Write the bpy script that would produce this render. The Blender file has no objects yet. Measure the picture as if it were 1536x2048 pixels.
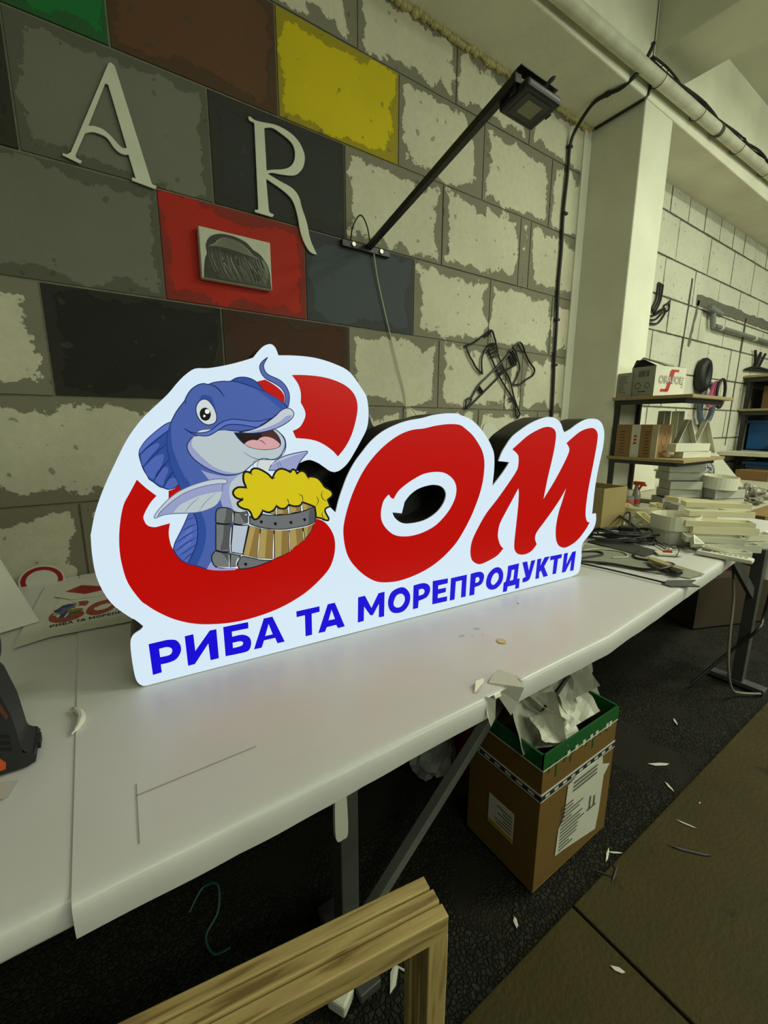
import bpy, bmesh, math, random
from mathutils import Vector, Matrix
from mathutils.geometry import tessellate_polygon
random.seed(7)
R_=math.radians
scene=bpy.context.scene; COL=scene.collection
# ---------------------------------------------------------------- camera, world, lights, exposure
cam=bpy.data.cameras.new('camera'); camo=bpy.data.objects.new('camera',cam); COL.objects.link(camo)
camo.matrix_world=Matrix(((0.82656389,0.10939816,-0.55210885,0),(-0.56283482,0.16591358,-0.80974666,-2.0),(0.00301756,0.98005343,0.19871127,1.38),(0,0,0,1)))
cam.sensor_fit='AUTO'; cam.sensor_width=36; cam.lens=863/2048*36; cam.clip_start=.02
scene.camera=camo
vs=scene.view_settings; scene.display_settings.display_device='sRGB'
vs.view_transform='Standard'; vs.look='None'; vs.gamma=1; vs.use_curve_mapping=False; vs.exposure=0.0
w=bpy.data.worlds.new('world'); scene.world=w; w.use_nodes=True
w.node_tree.nodes['Background'].inputs[0].default_value=(.54,.61,.47,1); w.node_tree.nodes['Background'].inputs[1].default_value=.27
def lamp(name,loc,size,power,col=(.98,1.03,.80)):
    l=bpy.data.lights.new(name,'AREA'); l.shape='RECTANGLE'; l.size,l.size_y=size; l.energy=power; l.color=col
    o=bpy.data.objects.new(name,l); COL.objects.link(o); o.location=loc; return o
lamp('ceiling_lamp',(3.6,-2.7,3.8),(1.6,.35),145)
lamp('ceiling_lamp',(6.6,-2.9,3.8),(1.6,.35),70)
lamp('ceiling_lamp',(.2,-4.2,3.8),(1.6,.35),34)
o=lamp('soffit_fill',(4.5,-6.6,2.9),(6.0,1.5),120,(.90,1.0,.74)); o.rotation_euler=(R_(90),0,0)  # window-shaped fill light added behind the camera to brighten the beam underside
# ---------------------------------------------------------------- helpers
def lin(c):
    f=lambda x:(x/12.92 if x<=.04045 else ((x+.055)/1.055)**2.4)
    return (f(c[0]/255),f(c[1]/255),f(c[2]/255),1)
_M={}
def mat(name,col,rough=.6,metal=0,var=.12,scale=8,bump=0,emit=None,strength=1,spec=.5,bscale=None,alpha=1,trans=0):
    if name in _M: return _M[name]
    m=bpy.data.materials.new(name); m.use_nodes=True; nt=m.node_tree; N=nt.nodes; L=nt.links
    b=N['Principled BSDF']; c=lin(col)
    b.inputs['Roughness'].default_value=rough; b.inputs['Metallic'].default_value=metal
    b.inputs['Specular IOR Level'].default_value=spec; b.inputs['Alpha'].default_value=alpha
    b.inputs['Transmission Weight'].default_value=trans
    if var or bump:
        tc=N.new('ShaderNodeTexCoord'); n=N.new('ShaderNodeTexNoise'); n.inputs['Scale'].default_value=scale; n.inputs['Detail'].default_value=5
        L.new(tc.outputs['Object'],n.inputs['Vector'])
    if var:
        mx=N.new('ShaderNodeMix'); mx.data_type='RGBA'; L.new(n.outputs['Fac'],mx.inputs[0])
        mx.inputs[6].default_value=tuple(x*(1-var*1.6) for x in c[:3])+(1,); mx.inputs[7].default_value=tuple(min(1,x*(1+var*1.6)) for x in c[:3])+(1,)
        L.new(mx.outputs[2],b.inputs['Base Color'])
    else: b.inputs['Base Color'].default_value=c
    if bump:
        n2=N.new('ShaderNodeTexNoise'); n2.inputs['Scale'].default_value=bscale or scale*6; n2.inputs['Detail'].default_value=6
        L.new(tc.outputs['Object'],n2.inputs['Vector'])
        bp=N.new('ShaderNodeBump'); bp.inputs['Strength'].default_value=bump; bp.inputs['Distance'].default_value=.01
        L.new(n2.outputs['Fac'],bp.inputs['Height']); L.new(bp.outputs[0],b.inputs['Normal'])
    if emit:
        b.inputs['Emission Color'].default_value=lin(emit); b.inputs['Emission Strength'].default_value=strength
    _M[name]=m; return m
def smooth(p,closed=True,n=4):
    P=[Vector((a[0],a[1])) for a in p]; cf=[(len(a)>2 and a[2]) for a in p]; N=len(P); out=[]
    for i in range(N if closed else N-1):
        p1=P[i]; p2=P[(i+1)%N]
        p0=P[i-1] if (closed or i>0) else p1; p3=P[(i+2)%N] if (closed or i+2<N) else p2
        if cf[i]: p0=p1
        if cf[(i+1)%N]: p3=p2
        out.append(p1.copy())
        if cf[i] and cf[(i+1)%N]: continue
        for k in range(1,n):
            t=k/n
            m1=(p2-p0)*.5; m2=(p3-p1)*.5
            out.append((2*t**3-3*t*t+1)*p1+(t**3-2*t*t+t)*m1+(-2*t**3+3*t*t)*p2+(t**3-t*t)*m2)
    if not closed: out.append(P[-1])
    return out
def rotz(a): return Matrix.Rotation(a,3,'Z')
def euler(x=0,y=0,z=0): return (Matrix.Rotation(R_(z),3,'Z')@Matrix.Rotation(R_(y),3,'Y')@Matrix.Rotation(R_(x),3,'X'))
class MB:
    def __init__(s): s.v=[]; s.f=[]
    def add(s,v,f):
        o=len(s.v); s.v+= [Vector(x) for x in v]; s.f+=[[i+o for i in q] for q in f]; return s
    def box(s,c,d,R=None,taper=1):
        c=Vector(c); x,y,z=(k/2 for k in d); v=[]
        for sz in (-1,1):
            t=taper if sz>0 else 1
            for a,b in ((-1,-1),(1,-1),(1,1),(-1,1)): v.append(Vector((a*x*t,b*y*t,sz*z)))
        if R is not None: v=[R@q for q in v]
        return s.add([c+q for q in v],[(3,2,1,0),(4,5,6,7),(0,1,5,4),(1,2,6,5),(2,3,7,6),(3,0,4,7)])
    def bb(s,x0,x1,y0,y1,z0,z1): return s.box(((x0+x1)/2,(y0+y1)/2,(z0+z1)/2),(x1-x0,y1-y0,z1-z0))
    def poly(s,loops,fn):
        """flat polygon with holes; loops of 2D points, fn maps (a,b)->3D"""
        flat=[p for l in loops for p in l]
        tr=tessellate_polygon([[Vector((p[0],p[1],0)) for p in l] for l in loops])
        fs=[]
        for t in tr:
            a,b,c=(flat[i] for i in t)
            cr=(b[0]-a[0])*(c[1]-a[1])-(b[1]-a[1])*(c[0]-a[0])
            fs.append(t if cr>0 else (t[0],t[2],t[1]))
        return s.add([fn(p[0],p[1]) for p in flat],fs)
    def prism(s,loops,fn,d):
        """fn(a,b,h); front at h=0, back at h=-d"""
        s.poly(loops,lambda a,b:fn(a,b,0))
        o=len(s.f); s.poly(loops,lambda a,b:fn(a,b,-d))
        for i in range(o,len(s.f)): s.f[i]=s.f[i][::-1]
        s.walls(loops,fn,0,-d); return s
    def walls(s,loops,fn,h0,h1):
        for k,l in enumerate(loops):
            n=len(l); A=sum(l[i][0]*l[(i+1)%n][1]-l[(i+1)%n][0]*l[i][1] for i in range(n))
            v=[fn(p[0],p[1],h0) for p in l]+[fn(p[0],p[1],h1) for p in l]
            fs=[(i,i+n,(i+1)%n+n,(i+1)%n) for i in range(n)]
            if (A<0)!=(k>0): fs=[q[::-1] for q in fs]
            s.add(v,fs)
        return s
    def tube(s,pts,r,n=8,closed=False,sm=0):
        P=[Vector(p) for p in pts]
        if sm:
            Q=[]; N=len(P)
            for i in range(N if closed else N-1):
                p1,p2=P[i],P[(i+1)%N]; p0=P[i-1] if (closed or i) else p1; p3=P[(i+2)%N] if (closed or i+2<N) else p2
                for k in range(sm):
                    t=k/sm; m1=(p2-p0)*.5; m2=(p3-p1)*.5
                    Q.append((2*t**3-3*t*t+1)*p1+(t**3-2*t*t+t)*m1+(-2*t**3+3*t*t)*p2+(t**3-t*t)*m2)
            if not closed: Q.append(P[-1])
            P=Q
        N=len(P); v=[]; f=[]; up=None
        for i,p in enumerate(P):
            d=(P[(i+1)%N]-P[i-1]) if (closed or 0<i<N-1) else (P[1]-P[0] if i==0 else P[-1]-P[-2])
            if d.length<1e-9: d=Vector((0,0,1))
            d.normalize()
            if up is None: up=d.orthogonal().normalized()
            up=(up-d*up.dot(d)); up=up.normalized() if up.length>1e-6 else d.orthogonal().normalized()
            sd=d.cross(up); rr=r[min(len(r)-1,round(i*(len(r)-1)/max(1,N-1)))] if isinstance(r,list) else r
            for k in range(n):
                a=2*math.pi*k/n; v.append(p+up*math.cos(a)*rr+sd*math.sin(a)*rr)
        for i in range(N if closed else N-1):
            for k in range(n):
                j=(i+1)%N; f.append((i*n+k,i*n+(k+1)%n,j*n+(k+1)%n,j*n+k))
        if not closed: f.append(tuple(range(n))[::-1]); f.append(tuple(range((N-1)*n,N*n)))
        return s.add(v,f)
    def lathe(s,prof,c,n=20,R=None):
        c=Vector(c); v=[]; f=[]; m=len(prof)
        for i in range(n):
            a=2*math.pi*i/n
            for r,z in prof:
                q=Vector((r*math.cos(a),r*math.sin(a),z)); v.append(c+(R@q if R is not None else q))
        for i in range(n):
            for k in range(m-1):
                j=(i+1)%n; f.append((i*m+k,j*m+k,j*m+k+1,i*m+k+1))
        f.append(tuple(i*m for i in range(n))[::-1]); f.append(tuple(i*m+m-1 for i in range(n)))
        return s.add(v,f)
    def ribbon(s,pts,w,fn):
        P=[Vector((p[0],p[1])) for p in pts]; N=len(P); v=[];f=[]
        for i,p in enumerate(P):
            d=(P[min(i+1,N-1)]-P[max(i-1,0)]); d=d.normalized() if d.length>0 else Vector((1,0)); nn=Vector((-d.y,d.x))
            ww=w*(.35+.65*min(1,min(i,N-1-i)/(N*.3+.01))) if N>2 else w
            for sg in (-1,1): q=p+nn*sg*ww/2; v.append(fn(q.x,q.y))
        for i in range(N-1): f.append((2*i,2*i+2,2*i+3,2*i+1))
        return s.add(v,f)
    def rad(s): return s
    def build(s,name,m,parent=None,bevel=0,sm=False,stuff=False,seg=2):
        me=bpy.data.meshes.new(name)
        mi=Matrix.Identity(4)
        if parent is not None: mi=_W[parent.name].inverted()
        me.from_pydata([mi@v for v in s.v],[],s.f)
        if bevel:
            bm=bmesh.new(); bm.from_mesh(me)
            bmesh.ops.bevel(bm,geom=[e for e in bm.edges if len(e.link_faces)==2 and e.calc_face_angle(0)>.6],offset=bevel,segments=seg,affect='EDGES',profile=.5)
            bm.to_mesh(me); bm.free()
        me.validate(); me.update()
        if sm:
            for p in me.polygons: p.use_smooth=True
            me.set_sharp_from_angle(angle=R_(40))
        if m: me.materials.append(m)
        o=bpy.data.objects.new(name,me); COL.objects.link(o)
        if parent is not None: o.parent=parent; _W[o.name]=_W[parent.name]
        else: _W[o.name]=Matrix.Identity(4)
        if stuff: o['kind']='stuff'
        return o
_W={}
def tag(o,label,cat,group=None,kind=None):
    o['label']=label; o['category']=cat
    if group: o['group']=group
    if kind: o['kind']=kind
    return o
def thing(name,label,cat,loc=(0,0,0),rz=0,group=None,kind=None):
    o=bpy.data.objects.new(name,None); COL.objects.link(o); o.empty_display_size=.05
    o.location=loc; o.rotation_euler=(0,0,R_(rz)); _W[o.name]=Matrix.Translation(Vector(loc))@Matrix.Rotation(R_(rz),4,'Z')
    return tag(o,label,cat,group,kind)
def single(mb,name,m,label,cat,group=None,**k):
    return tag(mb.build(name,m,None,**k),label,cat,group)
def struct(mb,name,m,parent=None,**k):
    o=mb.build(name,m,parent,**k); o['kind']='structure'; return o
def loc(x,y,z,rz=0):
    M=Matrix.Translation((x,y,z))@Matrix.Rotation(R_(rz),4,'Z')
    return lambda a,b,c:(M@Vector((a,b,c)))
def text(s,size,fn,name,m,parent,bold=0):
    cu=bpy.data.curves.new('t','FONT'); cu.body=s; cu.size=size; cu.offset=bold; o=bpy.data.objects.new('t',cu); COL.objects.link(o)
    dg=bpy.context.evaluated_depsgraph_get(); me=bpy.data.meshes.new_from_object(o.evaluated_get(dg))
    mb=MB(); mb.add([fn(v.co.x,v.co.y) for v in me.vertices],[list(p.vertices) for p in me.polygons])
    bpy.data.objects.remove(o); bpy.data.curves.remove(cu); bpy.data.meshes.remove(me)
    return mb.build(name,m,parent)
# traced outlines of the sign artwork, letters and wire axes, tenths of a millimetre in their own plane
SIGN={'outline':[(160,-62,0),(-24,44,0),(-109,219,0),(-136,577,0),(-137,953,0),(-116,1164,0),(-43,1284,0),(89,1358,0),(150,1424,1),(14,1606,0),(-76,1688,0),(-332,1998,0),(-484,2321,0),(-578,2709,0),(-599,3131,0),(-581,3538,0),(-564,3634,0),(-442,4063,0),(-237,4557,0),(-6,5014,0),(242,5473,0),(515,5846,0),(764,6099,0),(1052,6375,0),(1257,6616,0),(1424,6786,0),(1625,6924,0),(1892,6951,0),(2264,7038,0),(2611,7147,0),(2849,7236,1),(2997,7411,0),(3123,7517,0),(3266,7556,0),(3365,7480,0),(3420,7329,1),(3844,7353,0),(4330,7336,0),(4838,7227,0),(5223,7060,0),(5564,6665,0),(5690,6475,0),(5739,6181,0),(5735,5882,0),(5670,5631,0),(5525,5381,0),(5352,5107,0),(5180,4859,0),(5039,4713,0),(4872,4607,0),(4735,4582,0),(4773,4583,0),(4633,4612,0),(4452,4739,0),(4319,4829,0),(4143,4906,0),(4011,4911,0),(3835,4849,0),(3725,4771,1),(3722,4678,1),(3806,4653,0),(3915,4648,0),(4020,4527,0),(4130,4510,0),(4263,4460,0),(4373,4335,0),(4439,4233,0),(4575,4147,0),(4644,4065,0),(4630,3977,0),(4511,3910,0),(4544,3807,0),(4588,3703,1),(4657,3630,0),(4762,3518,1),(4857,3855,0),(4974,4155,0),(5119,4480,0),(5320,4803,0),(5552,5076,0),(5814,5351,0),(6170,5603,0),(6596,5784,0),(6973,5890,0),(7459,5968,0),(7827,6053,0),(8312,6106,0),(8744,6098,0),(8787,6067,0),(9109,5980,0),(9402,5828,0),(9710,5578,0),(9939,5337,0),(10082,5141,0),(10208,4910,0),(10252,4613,0),(10254,4280,0),(10218,3846,1),(10513,4132,0),(10724,4357,0),(10914,4586,1),(10657,4620,0),(10428,4645,1),(10544,4900,0),(10708,5128,0),(10961,5405,0),(11316,5618,0),(11682,5802,0),(12060,5939,0),(12452,6034,0),(12759,6044,0),(13029,5980,0),(13262,5823,0),(13397,5610,0),(13489,5530,1),(13777,5644,0),(14092,5807,0),(14472,5955,0),(14816,6013,0),(15177,5997,0),(15437,5905,0),(15623,5715,0),(15731,5446,0),(15739,5020,0),(15659,4552,0),(15559,4003,0),(15497,3407,0),(15485,2882,0),(15482,2411,1),(15717,2416,1),(15766,2111,0),(15656,1789,0),(15318,1495,0),(15055,1237,0),(15092,683,0),(15058,262,0),(14958,86,0),(14597,9,1),(184,-74,1)],'hole':[(6492,3355,1),(6801,3296,1),(6895,3628,1),(7074,3811,0),(7339,3962,0),(7681,4038,0),(7962,4040,0),(8216,3958,0),(8358,3771,0),(8323,3535,0),(8131,3283,0),(7849,3102,0),(7500,2991,0),(7022,2970,0),(6755,3043,0),(6558,3207,0)],'redC':[(336,4649,1),(482,4470,0),(665,4285,1),(534,4142,0),(396,3905,0),(385,3790,0),(440,3667,0),(570,3613,0),(709,3636,0),(868,3666,1),(826,3463,0),(833,3260,0),(872,3091,0),(997,2867,0),(1203,2688,0),(1456,2548,0),(1760,2458,0),(2201,2415,0),(2622,2435,0),(3063,2512,0),(3477,2649,0),(3813,2884,0),(4060,3159,0),(4189,3426,1),(4406,3332,0),(4576,3146,0),(4696,2889,0),(4726,2590,0),(4657,2254,0),(4470,1935,0),(3980,1543,0),(3455,1291,0),(2953,1150,0),(2409,1080,0),(1925,1086,0),(1466,1160,0),(1119,1267,0),(762,1452,0),(454,1697,0),(259,1900,0),(143,2051,0),(-41,2471,0),(-110,2920,0),(-112,3309,0),(-60,3724,0),(44,4129,0),(181,4380,0)],'redC2':[(3719,6912,1),(4003,6928,0),(4409,6917,0),(4782,6852,0),(5119,6722,0),(5341,6521,0),(5424,6257,0),(5385,5943,0),(5253,5535,0),(5070,5219,0),(4851,4975,1),(4696,5138,0),(4412,5323,0),(4133,5415,0),(3762,5455,1),(3689,5625,1),(3870,5718,0),(4004,5930,0),(4010,6100,0),(3914,6286,1),(3922,6514,0),(3863,6717,0)],'redC3':[(2886,6719,1),(3082,6776,1),(3234,6704,0),(3380,6607,0),(3477,6514,0),(3523,6403,0),(3500,6258,1),(3302,6388,0),(3060,6507,1)],'redC4':[(903,4378,1),(959,4389,0),(1046,4430,0),(1115,4496,1),(1167,4351,1),(1035,4290,0),(888,4208,1)],'redO':[(4967,2974,0),(5016,3315,0),(5135,3700,0),(5283,4055,0),(5488,4434,0),(5724,4760,0),(6021,5062,0),(6353,5316,0),(6724,5521,0),(7106,5638,0),(7500,5677,0),(7905,5753,0),(8395,5801,0),(8796,5774,0),(9046,5643,0),(9299,5471,0),(9543,5216,0),(9728,4957,0),(9826,4630,0),(9819,4204,0),(9738,3779,0),(9552,3293,0),(9321,2845,0),(8967,2327,0),(8667,2019,0),(8224,1705,0),(7753,1484,0),(7222,1343,0),(6709,1282,0),(6279,1316,0),(5958,1405,0),(5647,1607,0),(5376,1868,0),(5142,2186,0),(5017,2534,0)],'redOh':[(6362,3880,1),(6441,3777,0),(6521,3738,1),(6679,3953,0),(6937,4130,0),(7232,4279,0),(7533,4389,0),(7914,4426,0),(8272,4379,0),(8573,4201,0),(8733,3953,0),(8728,3652,0),(8573,3332,0),(8323,3053,0),(8002,2815,0),(7648,2676,0),(7266,2604,0),(6893,2607,0),(6563,2693,0),(6304,2895,0),(6146,3139,0),(6114,3392,0),(6176,3662,0),(6253,3779,0)],'redM':[(10995,5004,1),(11261,5183,0),(11623,5414,0),(11998,5581,0),(12387,5700,0),(12693,5717,0),(12939,5629,0),(13042,5434,0),(13014,5007,0),(12932,4577,0),(12790,3965,0),(12659,3237,1),(12895,3516,0),(13178,3868,0),(13551,4406,0),(13778,4804,0),(13781,4988,0),(13620,5156,1),(13929,5352,0),(14300,5551,0),(14692,5660,0),(15048,5671,0),(15283,5526,0),(15345,5259,0),(15276,4605,0),(15151,3828,0),(15068,3158,0),(15054,2636,0),(15097,2348,0),(15222,2138,0),(15384,2103,1),(15146,1808,0),(14760,1484,0),(14302,1299,0),(13951,1275,0),(13642,1431,0),(13480,1731,0),(13438,2169,0),(13518,2666,0),(13664,3077,0),(13805,3526,1),(13540,3164,0),(13148,2741,0),(12756,2362,0),(12443,2056,0),(12376,1835,0),(12489,1609,1),(12272,1408,0),(11968,1319,0),(11657,1354,0),(11444,1491,0),(11362,1745,0),(11392,2367,0),(11429,3052,0),(11426,3516,0),(11386,3696,1),(11138,3327,0),(10841,2895,0),(10632,2562,0),(10574,2213,0),(10628,1990,0),(10738,1794,0),(10865,1685,1),(10619,1483,0),(10254,1357,0),(9894,1289,0),(9666,1350,0),(9480,1514,0),(9412,1805,0),(9467,2144,0),(9684,2531,0),(10009,2978,0),(10432,3386,0),(10859,3837,0),(11203,4231,0),(11305,4433,0),(11301,4741,0),(11193,4881,0)]}
LETTERS=[('Р',[[(209,986,1),(584,994,1),(753,944,0),(840,784,0),(826,616,0),(722,473,0),(563,433,0),(404,435,1),(406,235,1),(225,225,1)],[(402,818,1),(555,823,0),(648,768,0),(655,681,0),(593,613,0),(406,614,1)]]),('И',[[(943,990,1),(1127,995,1),(1137,565,1),(1485,999,1),(1632,998,1),(1638,239,1),(1448,239,1),(1431,679,1),(1103,240,1),(955,237,1)]]),('Б',[[(1788,1013,1),(2371,1005,1),(2372,841,1),(1979,848,1),(1977,715,1),(2222,707,0),(2380,594,0),(2414,418,0),(2344,251,0),(2160,228,0),(1793,246,1)],[(1976,553,1),(2147,551,0),(2217,507,0),(2213,453,0),(2155,417,0),(1977,414,1)]]),('А',[[(2757,1010,1),(2974,1012,1),(3259,252,1),(3069,253,1),(3016,419,1),(2733,420,1),(2665,239,1),(2471,243,1)],[(2869,836,1),(2958,532,1),(2767,532,1)]]),('Т',[[(3597,1014,1),(4239,1020,1),(4238,864,1),(4014,855,1),(4007,256,1),(3823,255,1),(3825,856,1),(3601,853,1)]]),('А',[[(4474,1029,1),(4681,1028,1),(4966,269,1),(4763,261,1),(4704,373,1),(4430,370,1),(4375,251,1),(4182,259,1)],[(4581,843,1),(4675,554,1),(4486,558,1)]]),('М',[[(5384,1041,1),(5599,1046,1),(5806,632,1),(6035,1033,1),(6239,1042,1),(6226,276,1),(6046,287,1),(6051,705,1),(5848,398,1),(5768,416,1),(5571,723,1),(5558,289,1),(5367,284,1)]]),('О',[[(6350,667,0),(6442,952,0),(6664,1060,0),(6919,1037,0),(7113,793,0),(7100,508,0),(6929,309,0),(6672,278,0),(6446,390,0)],[(6545,651,0),(6638,836,0),(6807,869,0),(6923,753,0),(6925,597,0),(6812,465,0),(6670,455,0),(6568,528,0)]]),('Р',[[(7237,1043,1),(7592,1055,0),(7807,946,0),(7856,751,0),(7726,563,0),(7437,511,1),(7419,281,1),(7228,281,1)],[(7435,870,1),(7567,876,0),(7647,792,0),(7601,695,0),(7434,676,1)]]),('Е',[[(7945,1053,1),(8538,1037,1),(8531,875,1),(8163,869,1),(8161,745,1),(8472,740,1),(8465,594,1),(8160,584,1),(8152,450,1),(8529,438,1),(8523,274,1),(7950,285,1)]]),('П',[[(8655,1021,1),(9305,1027,1),(9290,273,1),(9092,279,1),(9104,869,1),(8858,870,1),(8832,266,1),(8634,268,1)]]),('Р',[[(9462,1027,1),(9837,1036,0),(10021,930,0),(10046,755,0),(9936,574,0),(9663,529,1),(9658,267,1),(9441,271,1)],[(9687,848,1),(9799,856,0),(9853,772,0),(9809,684,0),(9676,674,1)]]),('О',[[(10149,621,0),(10239,892,0),(10483,1052,0),(10745,1026,0),(10913,805,0),(10898,513,0),(10686,316,0),(10427,290,0),(10214,407,0)],[(10369,592,0),(10450,798,0),(10593,872,0),(10703,783,0),(10702,607,0),(10562,475,0),(10452,460,0)]]),('Д',[[(11124,1022,1),(11654,1036,1),(11617,472,1),(11738,463,1),(11730,104,1),(11538,104,1),(11548,261,1),(11171,265,1),(11138,91,1),(10952,104,1),(10964,441,1),(11054,466,1),(11111,711,0)],[(11310,837,1),(11450,843,1),(11420,466,1),(11247,467,1),(11297,619,0)]]),('У',[[(11813,1041,1),(12055,1045,1),(12173,679,1),(12253,1032,1),(12469,1034,1),(12306,503,0),(12223,332,0),(12063,281,0),(11883,284,1),(11885,436,1),(12029,472,1)]]),('К',[[(12568,1043,1),(12789,1040,1),(12750,768,1),(12949,1058,1),(13228,1053,1),(12963,702,1),(13209,300,1),(12965,293,1),(12805,572,1),(12725,523,1),(12733,290,1),(12537,294,1)]]),('Т',[[(13255,1049,1),(13900,1041,1),(13882,890,1),(13693,881,1),(13654,312,1),(13447,316,1),(13468,891,1),(13256,886,1)]]),('И',[[(14009,1044,1),(14231,1043,1),(14197,596,1),(14485,1038,1),(14694,1040,1),(14656,271,1),(14446,274,1),(14462,717,1),(14181,286,1),(13976,289,1)]])]
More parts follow.
